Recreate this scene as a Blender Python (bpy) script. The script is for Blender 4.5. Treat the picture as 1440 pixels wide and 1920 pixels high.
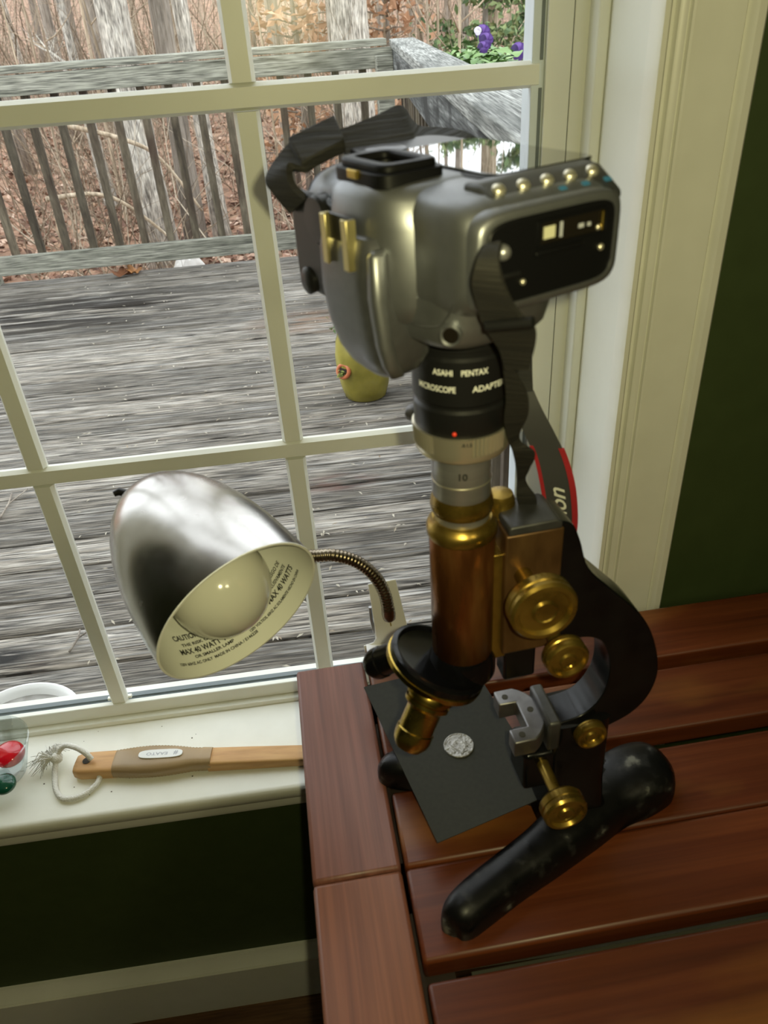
import bpy, bmesh, math, random
import numpy as np
from mathutils import Vector, Matrix, noise

# ---------------------------------------------------------------- clean
for o in list(bpy.data.objects):
    bpy.data.objects.remove(o)
scene = bpy.context.scene
COL = scene.collection
rnd = random.Random(7)
PI = math.pi

# ---------------------------------------------------------------- camera
FPX = 1442.0
CAMZ = 1.27
XA = Vector((0.99051758, -0.11960586, 0.06759706))
DN = Vector((0.0594227, 0.83188967, 0.55175042)).normalized()
XA = (XA - XA.dot(DN) * DN).normalized()
UP = -DN
YA = UP.cross(XA)
# rows: world axes expressed in camera axes (x right, y down, z forward)
cam = bpy.data.cameras.new('camera')
camo = bpy.data.objects.new('camera', cam)
COL.objects.link(camo)
right = Vector((XA.x, YA.x, UP.x)); down = Vector((XA.y, YA.y, UP.y)); fwd = Vector((XA.z, YA.z, UP.z))
m = Matrix.Identity(4)
for i in range(3):
    m[i][0] = right[i]; m[i][1] = -down[i]; m[i][2] = -fwd[i]
m[2][3] = CAMZ
camo.matrix_world = m
cam.sensor_fit = 'VERTICAL'
cam.sensor_height = 36.0
cam.lens = 36.0 * FPX / 1920.0
cam.clip_start = 0.02
cam.clip_end = 300
cam.dof.use_dof = True
cam.dof.focus_distance = 1.1
cam.dof.aperture_fstop = 14.0
scene.camera = camo

# ---------------------------------------------------------------- world / light / exposure
w = bpy.data.worlds.new('overcast_sky'); scene.world = w; w.use_nodes = True
bg = w.node_tree.nodes['Background']
bg.inputs['Color'].default_value = (0.93, 0.97, 1.0, 1)
bg.inputs['Strength'].default_value = 2.9

def light(name, kind, loc, power, color, size):
    l = bpy.data.lights.new(name, kind); l.energy = power; l.color = color; l.shadow_soft_size = size
    o = bpy.data.objects.new(name, l); o.location = loc; COL.objects.link(o); return o
light('phone_flash', 'POINT', (0.016, -0.004, 1.28), 5.6, (1.0, 0.93, 0.49), 0.004)
light('unseen_room_fill', 'POINT', (0.9, -1.3, 2.25), 12.0, (1.0, 0.90, 0.52), 0.12)  # unseen light added behind the viewer as warm fill for casing and wall

vs = scene.view_settings
vs.view_transform = 'Standard'; vs.look = 'None'; vs.gamma = 1.0; vs.exposure = 0.0
vs.use_curve_mapping = False

# ---------------------------------------------------------------- point helpers (survey of the place)
def ray(px, py):
    c = Vector(((px - 720.0) / FPX, (py - 960.0) / FPX, 1.0))
    return Vector((XA.dot(c), YA.dot(c), UP.dot(c)))
def P(px, py, Y):
    v = ray(px, py); t = Y / v.y; return Vector((v.x * t, Y, v.z * t + CAMZ))
def PZ(px, py, Z):
    v = ray(px, py); t = (Z - CAMZ) / v.z; return Vector((v.x * t, v.y * t, Z))

# ---------------------------------------------------------------- materials
class NT:
    def __init__(s, mat):
        s.mat = mat; s.t = mat.node_tree; s.b = s.t.nodes['Principled BSDF']
    def n(s, typ, **k):
        nd = s.t.nodes.new(typ)
        for a, v in k.items():
            if a in nd.inputs: nd.inputs[a].default_value = v
            else: setattr(nd, a, v)
        return nd
    def l(s, a, b): s.t.links.new(a, b)
def col(c): return (c[0], c[1], c[2], 1.0)
def srgb(r, g, b):
    f = lambda x: (x / 255 / 12.92) if x / 255 <= .04045 else ((x / 255 + .055) / 1.055) ** 2.4
    return (f(r), f(g), f(b))
def base(name, c, rough=.5, metal=0.0, **k):
    mt = bpy.data.materials.new(name); mt.use_nodes = True
    b = mt.node_tree.nodes['Principled BSDF']
    b.inputs['Base Color'].default_value = col(c)
    b.inputs['Roughness'].default_value = rough
    b.inputs['Metallic'].default_value = metal
    for a, v in k.items(): b.inputs[a.replace('_', ' ')].default_value = v
    return mt
def ramp(t, stops):
    r = t.n('ShaderNodeValToRGB'); e = r.color_ramp.elements
    while len(e) < len(stops): e.new(.5)
    for i, (p, c) in enumerate(stops): e[i].position = p; e[i].color = col(c)
    return r
def coords(t, scale, rand=True):
    tc = t.n('ShaderNodeTexCoord'); mp = t.n('ShaderNodeMapping'); mp.inputs['Scale'].default_value = scale
    if rand:
        oi = t.n('ShaderNodeObjectInfo'); ml = t.n('ShaderNodeMath', operation='MULTIPLY'); ml.inputs[1].default_value = 37.0
        cb = t.n('ShaderNodeCombineXYZ'); t.l(oi.outputs['Random'], ml.inputs[0])
        for i in range(3): t.l(ml.outputs[0], cb.inputs[i])
        ad = t.n('ShaderNodeVectorMath', operation='ADD'); t.l(tc.outputs['Object'], ad.inputs[0]); t.l(cb.outputs[0], ad.inputs[1])
        t.l(ad.outputs[0], mp.inputs['Vector'])
    else: t.l(tc.outputs['Object'], mp.inputs['Vector'])
    return mp
def noisy(name, stops, scale=(8, 8, 8), rough=.5, metal=0.0, detail=4.0, bump=0.0, rand=True, distort=0.0, rr=None, **k):
    mt = base(name, stops[0][1], rough, metal, **k); t = NT(mt)
    mp = coords(t, scale, rand)
    nz = t.n('ShaderNodeTexNoise'); nz.inputs['Scale'].default_value = 1.0; nz.inputs['Detail'].default_value = detail
    nz.inputs['Distortion'].default_value = distort
    t.l(mp.outputs[0], nz.inputs['Vector']); r = ramp(t, stops); t.l(nz.outputs['Fac'], r.inputs[0]); t.l(r.outputs[0], t.b.inputs['Base Color'])
    if rr:
        q = ramp(t, [(.3, (rr[0],) * 3), (.7, (rr[1],) * 3)]); t.l(nz.outputs['Fac'], q.inputs[0]); t.l(q.outputs[0], t.b.inputs['Roughness'])
    if bump:
        bp = t.n('ShaderNodeBump'); bp.inputs['Strength'].default_value = bump; bp.inputs['Distance'].default_value = .01
        t.l(nz.outputs['Fac'], bp.inputs['Height']); t.l(bp.outputs[0], t.b.inputs['Normal'])
    return mt
def wood(name, dark, mid, light_, sc, rough=.5, bump=.15, stain=None, tint=.0, fine=6.0, coat=0.0, stain_scale=(1.3, 3.5, 3), stain_pos=(.56, .70), grain=.45, soft=.5, spec=.4):
    """grain stretched along the axis with the smallest scale; a second broad noise for stains; per-piece tone"""
    mt = base(name, mid, rough); t = NT(mt)
    t.b.inputs['Specular IOR Level'].default_value = spec
    if coat: t.b.inputs['Coat Weight'].default_value = coat; t.b.inputs['Coat Roughness'].default_value = .25
    mp = coords(t, sc)
    n1 = t.n('ShaderNodeTexNoise'); n1.inputs['Scale'].default_value = 1.0; n1.inputs['Detail'].default_value = 9.0; n1.inputs['Roughness'].default_value = .65; n1.inputs['Distortion'].default_value = .6
    t.l(mp.outputs[0], n1.inputs['Vector'])
    r1 = ramp(t, [(.27, dark), (.47, mid), (.72, light_)]); t.l(n1.outputs['Fac'], r1.inputs[0])
    n2 = t.n('ShaderNodeTexNoise'); n2.inputs['Scale'].default_value = fine; n2.inputs['Detail'].default_value = 3.0
    t.l(mp.outputs[0], n2.inputs['Vector'])
    q2 = ramp(t, [(.5 - .5 * soft, (.12, .12, .12)), (.5 + .5 * soft, (.88, .88, .88))]); t.l(n2.outputs['Fac'], q2.inputs[0])
    mx = t.n('ShaderNodeMix', data_type='RGBA', blend_type='OVERLAY'); mx.inputs[0].default_value = grain
    t.l(r1.outputs[0], mx.inputs[6]); t.l(q2.outputs[0], mx.inputs[7])
    out = mx.outputs[2]
    if stain:
        mp2 = coords(t, stain_scale); n3 = t.n('ShaderNodeTexNoise'); n3.inputs['Scale'].default_value = 1.0; n3.inputs['Detail'].default_value = 5.0
        t.l(mp2.outputs[0], n3.inputs['Vector']); r3 = ramp(t, [(stain_pos[0], (0, 0, 0)), (stain_pos[1], (1, 1, 1))]); t.l(n3.outputs['Fac'], r3.inputs[0])
        m2 = t.n('ShaderNodeMix', data_type='RGBA', blend_type='MIX'); t.l(r3.outputs[0], m2.inputs[0]); t.l(out, m2.inputs[6]); m2.inputs[7].default_value = col(stain)
        out = m2.outputs[2]
    if tint:
        oi = t.n('ShaderNodeObjectInfo'); mr = t.n('ShaderNodeMapRange'); mr.inputs[3].default_value = 1 - tint; mr.inputs[4].default_value = 1 + tint
        t.l(oi.outputs['Random'], mr.inputs[0]); hs = t.n('ShaderNodeHueSaturation'); t.l(mr.outputs[0], hs.inputs['Value']); t.l(out, hs.inputs['Color']); out = hs.outputs[0]
    t.l(out, t.b.inputs['Base Color'])
    bp = t.n('ShaderNodeBump'); bp.inputs['Strength'].default_value = bump; bp.inputs['Distance'].default_value = .004
    t.l(n1.outputs['Fac'], bp.inputs['Height']); t.l(bp.outputs[0], t.b.inputs['Normal'])
    return mt
def add_patch(mt, centre, rx, ry, color, streak=(2.5, 45, 1), pos=(.42, .56), power=1.0):
    """a stain lying at one place on the boards (shape broken up along the grain)"""
    t = NT(mt); src = t.b.inputs['Base Color'].links[0].from_socket
    g = t.n('ShaderNodeNewGeometry'); sb = t.n('ShaderNodeVectorMath', operation='SUBTRACT'); sb.inputs[1].default_value = centre; t.l(g.outputs['Position'], sb.inputs[0])
    ml = t.n('ShaderNodeVectorMath', operation='MULTIPLY'); ml.inputs[1].default_value = (1 / rx, 1 / ry, 0); t.l(sb.outputs[0], ml.inputs[0])
    ln = t.n('ShaderNodeVectorMath', operation='LENGTH'); t.l(ml.outputs[0], ln.inputs[0])
    mr = t.n('ShaderNodeMapRange'); mr.inputs[1].default_value = 1.0; mr.inputs[2].default_value = .35; t.l(ln.outputs['Value'], mr.inputs[0])
    mp = t.n('ShaderNodeVectorMath', operation='MULTIPLY'); mp.inputs[1].default_value = streak; t.l(g.outputs['Position'], mp.inputs[0])
    nz = t.n('ShaderNodeTexNoise'); nz.inputs['Scale'].default_value = 1.0; nz.inputs['Detail'].default_value = 5.0; t.l(mp.outputs[0], nz.inputs['Vector'])
    rm = ramp(t, [(pos[0], (0, 0, 0)), (pos[1], (1, 1, 1))]); t.l(nz.outputs['Fac'], rm.inputs[0])
    mu = t.n('ShaderNodeMath', operation='MULTIPLY'); t.l(mr.outputs[0], mu.inputs[0]); t.l(rm.outputs[0], mu.inputs[1])
    m2 = t.n('ShaderNodeMath', operation='MULTIPLY'); t.l(mu.outputs[0], m2.inputs[0]); m2.inputs[1].default_value = power
    mx = t.n('ShaderNodeMix', data_type='RGBA'); t.l(m2.outputs[0], mx.inputs[0]); t.l(src, mx.inputs[6]); mx.inputs[7].default_value = col(color); t.l(mx.outputs[2], t.b.inputs['Base Color'])
def island(name, stops, rough=.8, trans=0.0):
    mt = base(name, stops[0][1], rough); t = NT(mt)
    g = t.n('ShaderNodeNewGeometry'); r = ramp(t, stops); t.l(g.outputs['Random Per Island'], r.inputs[0]); t.l(r.outputs[0], t.b.inputs['Base Color'])
    if trans: t.b.inputs['Subsurface Weight'].default_value = 0
    return mt
def glassy(name, tint=(1, 1, 1), gloss=.06, rough=.25):
    mt = bpy.data.materials.new(name); mt.use_nodes = True; nt = mt.node_tree; nt.nodes.clear()
    o = nt.nodes.new('ShaderNodeOutputMaterial'); mx = nt.nodes.new('ShaderNodeMixShader'); tr = nt.nodes.new('ShaderNodeBsdfTransparent'); gl = nt.nodes.new('ShaderNodeBsdfGlossy')
    tr.inputs[0].default_value = col(tint); gl.inputs['Roughness'].default_value = rough; mx.inputs[0].default_value = gloss
    nt.links.new(tr.outputs[0], mx.inputs[1]); nt.links.new(gl.outputs[0], mx.inputs[2]); nt.links.new(mx.outputs[0], o.inputs[0]); return mt

M = {}
M['green'] = noisy('green_wall_paint', [(.3, (.043, .066, .018)), (.7, (.05, .076, .022))], (40, 40, 40), .65, bump=.05)
M['room'] = base('plain_room_paint', (.10, .11, .06), .8)
M['ceil'] = base('white_ceiling_paint', (.7, .68, .62), .8)
M['trim'] = noisy('cream_trim_paint', [(.3, (.81, .81, .74)), (.7, (.85, .85, .78))], (30, 30, 30), .38)
M['vinyl'] = noisy('white_sash_paint', [(.3, (.80, .81, .74)), (.7, (.83, .84, .77))], (20, 20, 20), .4)
M['bead'] = base('daylight_tinted_vinyl', (.70, .77, .82), .4)  # bluish cast of daylight on the glazing bead, put into its base colour
M['gasket'] = base('grey_seal', (.16, .19, .20), .6)
M['darkgap'] = base('dark_gap', (.03, .028, .02), .8)
M['glass'] = glassy('window_glass', (.975, .985, .98), .012)
M['floorw'] = wood('floor_wood', (.05, .02, .01), (.10, .045, .02), (.16, .08, .035), (3, 40, 40), .35, tint=.2)
M['deck'] = wood('weathered_deck_wood', (.058, .047, .036), (.165, .147, .122), (.31, .295, .27), (1.7, 44, 44), .85, .6, stain=(.03, .025, .019), tint=.34, fine=5.0, stain_scale=(1.6, 8, 8), stain_pos=(.60, .76), grain=.95, soft=.24)
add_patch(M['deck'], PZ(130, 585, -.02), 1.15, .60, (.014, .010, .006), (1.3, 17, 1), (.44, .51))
add_patch(M['deck'], PZ(600, 600, -.02), .42, .22, (.20, .12, .075), (5, 22, 1), (.40, .60), .8)
add_patch(M['deck'], PZ(640, 905, -.02), .16, .07, (.13, .065, .05), (8, 40, 1), (.40, .60), .8)
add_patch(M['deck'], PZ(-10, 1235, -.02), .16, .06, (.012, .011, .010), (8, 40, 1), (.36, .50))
add_patch(M['deck'], (0, 2.9, 0), 9, 9, (.022, .018, .014), (6, 200, 1), (.585, .63), .95)
add_patch(M['deck'], (0, 2.9, 0), 9, 9, (.44, .43, .41), (2.2, 90, 1), (.58, .70), .6)
M['rail'] = wood('weathered_rail_wood', (.075, .077, .060), (.25, .25, .205), (.40, .395, .335), (1.6, 36, 36), .85, .4, grain=.8, soft=.3, fine=5, stain=(.055, .06, .05), tint=.12, stain_scale=(2, 3, 3), stain_pos=(.6, .78))
M['railside'] = wood('weathered_side_rail_wood', (.06, .066, .062), (.22, .225, .21), (.38, .385, .365), (36, 1.6, 36), .85, .4, grain=.8, soft=.3, fine=5, stain=(.06, .065, .06), tint=.1, stain_scale=(5, 2, 5), stain_pos=(.52, .7))
M['railface'] = wood('dark_stained_rail_wood', (.02, .022, .022), (.085, .09, .088), (.20, .205, .20), (36, 1.6, 36), .85, .4, grain=.8, soft=.3, fine=4, stain=(.015, .016, .016), stain_scale=(5, 4, 9), stain_pos=(.46, .6))
M['balus'] = wood('weathered_baluster_wood', (.02, .014, .010), (.085, .068, .046), (.18, .155, .11), (14, 14, 2.5), .85, .4, stain=(.04, .022, .015), tint=.35, stain_scale=(2, 2, 3), stain_pos=(.5, .72))
M['bark'] = wood('pale_bark', (.13, .11, .09), (.40, .37, .32), (.62, .59, .53), (24, 24, 4), .95, 1.0, tint=.15, fine=3, grain=.8, soft=.35)
M['bark2'] = wood('grey_brown_bark', (.07, .058, .045), (.23, .195, .16), (.40, .36, .31), (20, 20, 2.2), .95, .9, tint=.3, fine=3)
M['bark3'] = wood('tan_bark', (.14, .10, .06), (.34, .27, .19), (.52, .44, .34), (20, 20, 2.2), .95, .6, tint=.3, fine=3)
M['twig'] = island('twig_bark', [(0, (.10, .07, .045)), (.5, (.23, .175, .12)), (1, (.44, .37, .28))], .9)
M['leaf'] = island('dead_leaves', [(0, (.085, .042, .03)), (.4, (.22, .115, .075)), (.75, (.36, .21, .145)), (1, (.60, .44, .34))], .8)
M['beech'] = island('tan_beech_leaves', [(0, (.33, .17, .09)), (.5, (.52, .30, .18)), (1, (.70, .48, .32))], .8)
M['soil'] = noisy('leafy_ground', [(.3, (.10, .055, .034)), (.5, (.26, .145, .09)), (.72, (.44, .28, .18))], (3, 3, 3), .95, detail=14, bump=.6, rand=False)
M['pine'] = island('evergreen_leaves', [(0, (.05, .10, .035)), (.5, (.14, .21, .08)), (1, (.32, .38, .17))], .7)
M['moss'] = island('moss_leaves', [(0, (.14, .18, .04)), (1, (.34, .38, .10))], .9)
M['rock'] = noisy('pale_rock', [(.3, (.45, .43, .40)), (.7, (.72, .70, .67))], (9, 9, 9), .9, bump=.5)
M['pleaf'] = island('pansy_leaves', [(0, (.05, .12, .025)), (.5, (.13, .25, .06)), (1, (.27, .40, .15))], .5)
M['petal'] = island('purple_petals', [(0, (.035, .012, .11)), (.6, (.10, .03, .26)), (1, (.20, .10, .42))], .5)
M['petalw'] = base('white_petal', (.75, .70, .80), .5)
M['pot'] = noisy('yellow_green_glaze', [(.3, (.20, .17, .025)), (.55, (.34, .29, .05)), (.75, (.42, .37, .10))], (9, 9, 9), .25)
M['potrim'] = base('orange_clay_rim', (.55, .16, .06), .45)
M['potsoil'] = base('dark_soil', (.02, .015, .012), .95)
M['plastic'] = base('white_plastic', (.80, .81, .80), .35)
M['water'] = noisy('grey_water', [(.4, (.28, .27, .25)), (.6, (.40, .39, .37))], (30, 30, 30), .2)
TB = dict(rough=.42, bump=.05, tint=.14, coat=.10)
M['tframe'] = wood('reddish_frame_wood', (.11, .042, .030), (.175, .066, .046), (.235, .098, .070), (60, 1.6, 60), fine=5, grain=.25, **TB)
M['tframe2'] = wood('orange_frame_wood', (.13, .042, .020), (.21, .072, .034), (.28, .105, .052), (60, 1.6, 60), fine=5, grain=.25, **TB)
M['tslat'] = wood('mahogany_slat_wood', (.046, .009, .003), (.092, .020, .0055), (.145, .038, .011), (1.6, 50, 50), fine=5, grain=.22, stain=(.25, .10, .022), stain_scale=(3, 9, 9), stain_pos=(.58, .78), **TB)
M['hinge'] = base('olive_hinge_strip', (.035, .035, .022), .7)
M['tdark'] = base('dark_table_underside', (.02, .010, .006), .7)
M['brass'] = noisy('lacquered_brass', [(.3, (.20, .125, .022)), (.6, (.36, .24, .05))], (60, 60, 60), .28, .85, rr=(.22, .38))
M['brassr'] = noisy('reddish_brass', [(.3, (.11, .034, .010)), (.55, (.23, .085, .024)), (.75, (.36, .18, .055))], (70, 70, 14), .25, .8, rr=(.2, .36))
M['brassy'] = noisy('yellow_brass', [(.3, (.38, .26, .045)), (.7, (.62, .44, .11))], (50, 50, 50), .25, 1.0, rr=(.18, .3))
M['black'] = noisy('black_enamel', [(.35, (.003, .003, .0035)), (.7, (.006, .006, .0065))], (60, 60, 60), .22, rr=(.14, .26), Specular_IOR_Level=.3)
M['worn'] = noisy('worn_black_enamel', [(.56, (.004, .004, .0045)), (.65, (.02, .02, .021)), (.73, (.14, .14, .13))], (60, 60, 60), .3, detail=6, rr=(.22, .5), Specular_IOR_Level=.28)
M['steel'] = noisy('grey_machined_steel', [(.3, (.15, .145, .15)), (.7, (.25, .245, .25))], (60, 60, 60), .42, .85)
M['chrome'] = noisy('satin_chrome', [(.3, (.30, .30, .31)), (.7, (.38, .38, .39))], (40, 40, 200), .34, .7)
M['brassd'] = noisy('dark_brass', [(.3, (.10, .052, .02)), (.7, (.19, .105, .04))], (80, 80, 30), .4, .6)
M['steeld'] = noisy('dark_steel', [(.3, (.055, .055, .057)), (.7, (.10, .10, .10))], (60, 60, 60), .45, .6)
M['knurl'] = base('cream_nickel', (.80, .75, .60), .32, .85)
M['silver'] = noisy('silver_camera_paint', [(.3, (.255, .262, .278)), (.7, (.28, .287, .303))], (200, 200, 200), .43, .88)
M['silverd'] = noisy('dark_silver_camera_paint', [(.3, (.125, .128, .138)), (.7, (.145, .148, .158))], (200, 200, 200), .3, .7)
M['cblack'] = base('black_camera_plastic', (.009, .009, .0095), .34, Specular_IOR_Level=.4)
M['rubber'] = base('black_rubber', (.004, .004, .0045), .45, Specular_IOR_Level=.2)
M['strip'] = base('charcoal_button_strip', (.045, .046, .05), .28, .3)
M['shoe'] = base('pale_gold_shoe', (.55, .47, .22), .3, .9)
M['lcd'] = base('lcd_cover', (.012, .013, .014), .03, 0.0, IOR=2.1, Coat_Weight=1.0, Coat_Roughness=.02, Coat_IOR=1.9)
M['eyeg'] = base('viewfinder_glass', (.01, .008, .006), .05)
M['bluei'] = base('blue_ink', (.03, .14, .26), .5)
M['white_ink'] = base('white_ink', (.80, .80, .74), .5)
M['black_ink'] = base('black_ink', (.02, .02, .018), .6)
M['grey_ink'] = base('grey_ink', (.40, .41, .45), .6)
M['reddot'] = base('red_paint', (.85, .05, .02), .4)
M['label'] = base('pale_label', (.55, .53, .36), .5)
M['strap'] = noisy('black_webbing', [(.35, (.006, .0055, .0045)), (.7, (.020, .018, .014))], (20, 20, 900), .75, rand=False, bump=.3)
M['strapg'] = base('grey_strap_fabric', (.055, .055, .058), .6)
M['strapr'] = base('red_strap_edge', (.40, .022, .03), .6)
M['card'] = noisy('black_card', [(.3, (.020, .021, .018)), (.7, (.026, .027, .023))], (300, 300, 300), .9)
M['coin'] = noisy('worn_coin', [(.3, (.28, .27, .25)), (.7, (.46, .45, .42))], (260, 260, 260), .42, .8, bump=.4)
M['brushed'] = noisy('brushed_steel', [(.3, (.40, .38, .36)), (.7, (.56, .54, .52))], (30, 30, 30), .23, 1.0, rr=(.2, .28))
M['shadew'] = base('cream_shade_inside', (.88, .89, .82), .45)
M['bulb'] = base('frosted_bulb', (.66, .66, .58), .12, Coat_Weight=.6, Coat_Roughness=.03)
M['neck'] = noisy('bronze_gooseneck', [(.3, (.20, .16, .11)), (.7, (.34, .29, .22))], (40, 40, 40), .32, 1.0)
M['bracket'] = base('white_enamel', (.88, .88, .90), .35)
M['beech_w'] = wood('pale_handle_wood', (.46, .25, .095), (.58, .33, .135), (.66, .41, .18), (6, 50, 50), .5, .03, fine=4, grain=.15)
M['grip'] = noisy('smoky_rubber', [(.3, (.30, .21, .11)), (.7, (.42, .29, .15))], (12, 12, 12), .35)
M['rope'] = noisy('white_cotton_rope', [(.3, (.72, .70, .63)), (.7, (.86, .85, .80))], (700, 700, 700), .9, bump=.4)
M['bowl'] = glassy('cut_glass', (.90, .93, .93), .16, .05)
M['redg'] = base('red_glass', (.75, .006, .02), .06, 0.0, Transmission_Weight=.35, Coat_Weight=.5)
M['greeng'] = base('green_glass', (.01, .10, .055), .06, 0.0, Transmission_Weight=.25, Coat_Weight=.5)
M['dirt'] = base('dust_specks', (.10, .085, .06), .9)
M['seed'] = island('pale_seed_chaff', [(0, (.36, .32, .25)), (.6, (.56, .52, .43)), (1, (.24, .17, .10))], .8)
M['oak'] = base('brown_oak_leaf', (.17, .065, .025), .7)
M['oak2'] = base('orange_oak_leaf', (.42, .19, .06), .7)
M['siding'] = base('outer_siding', (.55, .54, .50), .7)
M['bristle'] = base('tan_bristle', (.45, .36, .2), .8)

# ---------------------------------------------------------------- mesh builder
class MB:
    def __init__(s): s.v = []; s.f = []
    def add(s, vs_, fs_):
        k = len(s.v); s.v += [tuple(p) for p in vs_]; s.f += [tuple(i + k for i in q) for q in fs_]; return s
    def box(s, x0, x1, y0, y1, z0, z1, mt=None):
        vs_ = [Vector((x, y, z)) for z in (z0, z1) for y in (y0, y1) for x in (x0, x1)]
        if mt: vs_ = [mt @ p for p in vs_]
        return s.add(vs_, [(0, 2, 3, 1), (4, 5, 7, 6), (0, 1, 5, 4), (2, 6, 7, 3), (0, 4, 6, 2), (1, 3, 7, 5)])
    def rings(s, rings, caps=True, closed=False):
        k = len(s.v); n = len(rings[0])
        for r in rings: s.v += [tuple(p) for p in r]
        m_ = len(rings)
        for i in range(m_ if closed else m_ - 1):
            a = k + i * n; b = k + ((i + 1) % m_) * n
            for j in range(n):
                j2 = (j + 1) % n; s.f.append((a + j, a + j2, b + j2, b + j))
        if caps and not closed:
            s.f.append(tuple(k + j for j in reversed(range(n)))); s.f.append(tuple(k + (m_ - 1) * n + j for j in range(n)))
        return s
    def lathe(s, prof, n=32, mt=None, caps=True):
        """prof: list of (radius, z); revolve about z"""
        rs = []
        for r, z in prof:
            ring = [Vector((r * math.cos(2 * PI * j / n), r * math.sin(2 * PI * j / n), z)) for j in range(n)]
            if mt: ring = [mt @ p for p in ring]
            rs.append(ring)
        return s.rings(rs, caps)
    def tube(s, pts, rad, n=8, caps=True):
        pts = [Vector(p) for p in pts]; rs = []; prev = None
        for i, p in enumerate(pts):
            d = (pts[min(i + 1, len(pts) - 1)] - pts[max(i - 1, 0)])
            d = d.normalized() if d.length > 1e-9 else Vector((0, 0, 1))
            if prev is None:
                a = Vector((1, 0, 0)) if abs(d.x) < .8 else Vector((0, 1, 0)); u = (a - a.dot(d) * d).normalized()
            else:
                u = prev - prev.dot(d) * d
                u = u.normalized() if u.length > 1e-6 else prev
            prev = u; v = d.cross(u); r = rad[i] if hasattr(rad, '__len__') else rad
            rs.append([p + r * (math.cos(2 * PI * j / n) * u + math.sin(2 * PI * j / n) * v) for j in range(n)])
        return s.rings(rs, caps)
    def prism(s, poly, z0, z1, mt=None):
        """poly in xy, extruded z0..z1"""
        a = [Vector((x, y, z0)) for x, y in poly]; b = [Vector((x, y, z1)) for x, y in poly]
        if mt: a = [mt @ p for p in a]; b = [mt @ p for p in b]
        return s.rings([a, b])
    def ribbon(s, L, R, th=.0012):
        L = [Vector(p) for p in L]; R = [Vector(p) for p in R]; rs = []
        for i in range(len(L)):
            t = (L[min(i + 1, len(L) - 1)] + R[min(i + 1, len(L) - 1)] - L[max(i - 1, 0)] - R[max(i - 1, 0)])
            nn = t.cross(R[i] - L[i]); nn = nn.normalized() * th / 2 if nn.length > 1e-12 else Vector((0, th / 2, 0))
            rs.append([L[i] + nn, R[i] + nn, R[i] - nn, L[i] - nn])
        return s.rings(rs)
def smoothpts(pts, k=6):
    """Catmull-Rom through Vectors (any dimension tuples)"""
    pts = [np.array(p, float) for p in pts]; out = []
    for i in range(len(pts) - 1):
        p0 = pts[max(i - 1, 0)]; p1 = pts[i]; p2 = pts[i + 1]; p3 = pts[min(i + 2, len(pts) - 1)]
        for j in range(k):
            t = j / k; out.append(.5 * ((2 * p1) + (-p0 + p2) * t + (2 * p0 - 5 * p1 + 4 * p2 - p3) * t * t + (-p0 + 3 * p1 - 3 * p2 + p3) * t ** 3))
    out.append(pts[-1]); return [tuple(p) for p in out]

def obj(name, mb, mat, parent=None, bevel=0.0, seg=2, sub=0, smooth=40, world=False, loc=None, mesh=None, weld=False):
    if mesh is None:
        me = bpy.data.meshes.new(name); me.from_pydata(mb.v, [], mb.f); me.update()
        bm = bmesh.new(); bm.from_mesh(me)
        if weld: bmesh.ops.remove_doubles(bm, verts=bm.verts, dist=1e-6)
        bmesh.ops.recalc_face_normals(bm, faces=bm.faces); bm.to_mesh(me); bm.free()
        me.materials.append(mat if not isinstance(mat, str) else M[mat])
        if smooth:
            me.shade_smooth()
            if smooth < 180: me.set_sharp_from_angle(angle=math.radians(smooth))
    else: me = mesh
    o = bpy.data.objects.new(name, me); COL.objects.link(o)
    if parent:
        o.parent = parent
        if world: me.transform(parent.matrix_basis.inverted() if parent.parent is None else (parent.parent.matrix_basis @ parent.matrix_basis).inverted())
    if loc is not None: o.location = loc
    if bevel:
        b = o.modifiers.new('bevel', 'BEVEL'); b.width = bevel; b.segments = seg; b.limit_method = 'ANGLE'; b.angle_limit = math.radians(35)
    if sub:
        q = o.modifiers.new('sub', 'SUBSURF'); q.levels = sub; q.render_levels = sub
    return o
def tag(o, label=None, cat=None, group=None, kind=None):
    if label: o['label'] = label
    if cat: o['category'] = cat
    if group: o['group'] = group
    if kind: o['kind'] = kind
    return o
def thing(name, label, cat, loc=(0, 0, 0), rotz=0.0, group=None, kind=None):
    o = bpy.data.objects.new(name, None); COL.objects.link(o); o.empty_display_size = .02
    o.matrix_basis = Matrix.Translation(loc) @ Matrix.Rotation(rotz, 4, 'Z')
    return tag(o, label, cat, group, kind)
def frame_mt(origin, z, x=None):
    """matrix whose z axis is z"""
    z = Vector(z).normalized(); x = Vector(x) if x is not None else (Vector((1, 0, 0)) if abs(z.x) < .8 else Vector((0, 1, 0)))
    x = (x - x.dot(z) * z).normalized(); y = z.cross(x)
    return Matrix(((x.x, y.x, z.x, origin[0]), (x.y, y.y, z.y, origin[1]), (x.z, y.z, z.z, origin[2]), (0, 0, 0, 1)))
def text_mesh(s, size, bold=0.0, spacing=1.0, shear=0.0):
    c = bpy.data.curves.new('t', 'FONT'); c.body = s; c.size = size; c.align_x = 'CENTER'; c.align_y = 'CENTER'
    c.space_character = spacing; c.offset = bold; c.shear = shear; c.resolution_u = 3
    o = bpy.data.objects.new('t', c); COL.objects.link(o)
    dg = bpy.context.evaluated_depsgraph_get(); me = o.evaluated_get(dg).to_mesh()
    bm = bmesh.new(); bm.from_mesh(me)
    bmesh.ops.triangulate(bm, faces=bm.faces)
    vs_ = [v.co.copy() for v in bm.verts]; fs_ = [tuple(v.index for v in f.verts) for f in bm.faces]; bm.free()
    o.evaluated_get(dg).to_mesh_clear(); bpy.data.objects.remove(o); bpy.data.curves.remove(c)
    return vs_, fs_
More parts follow.
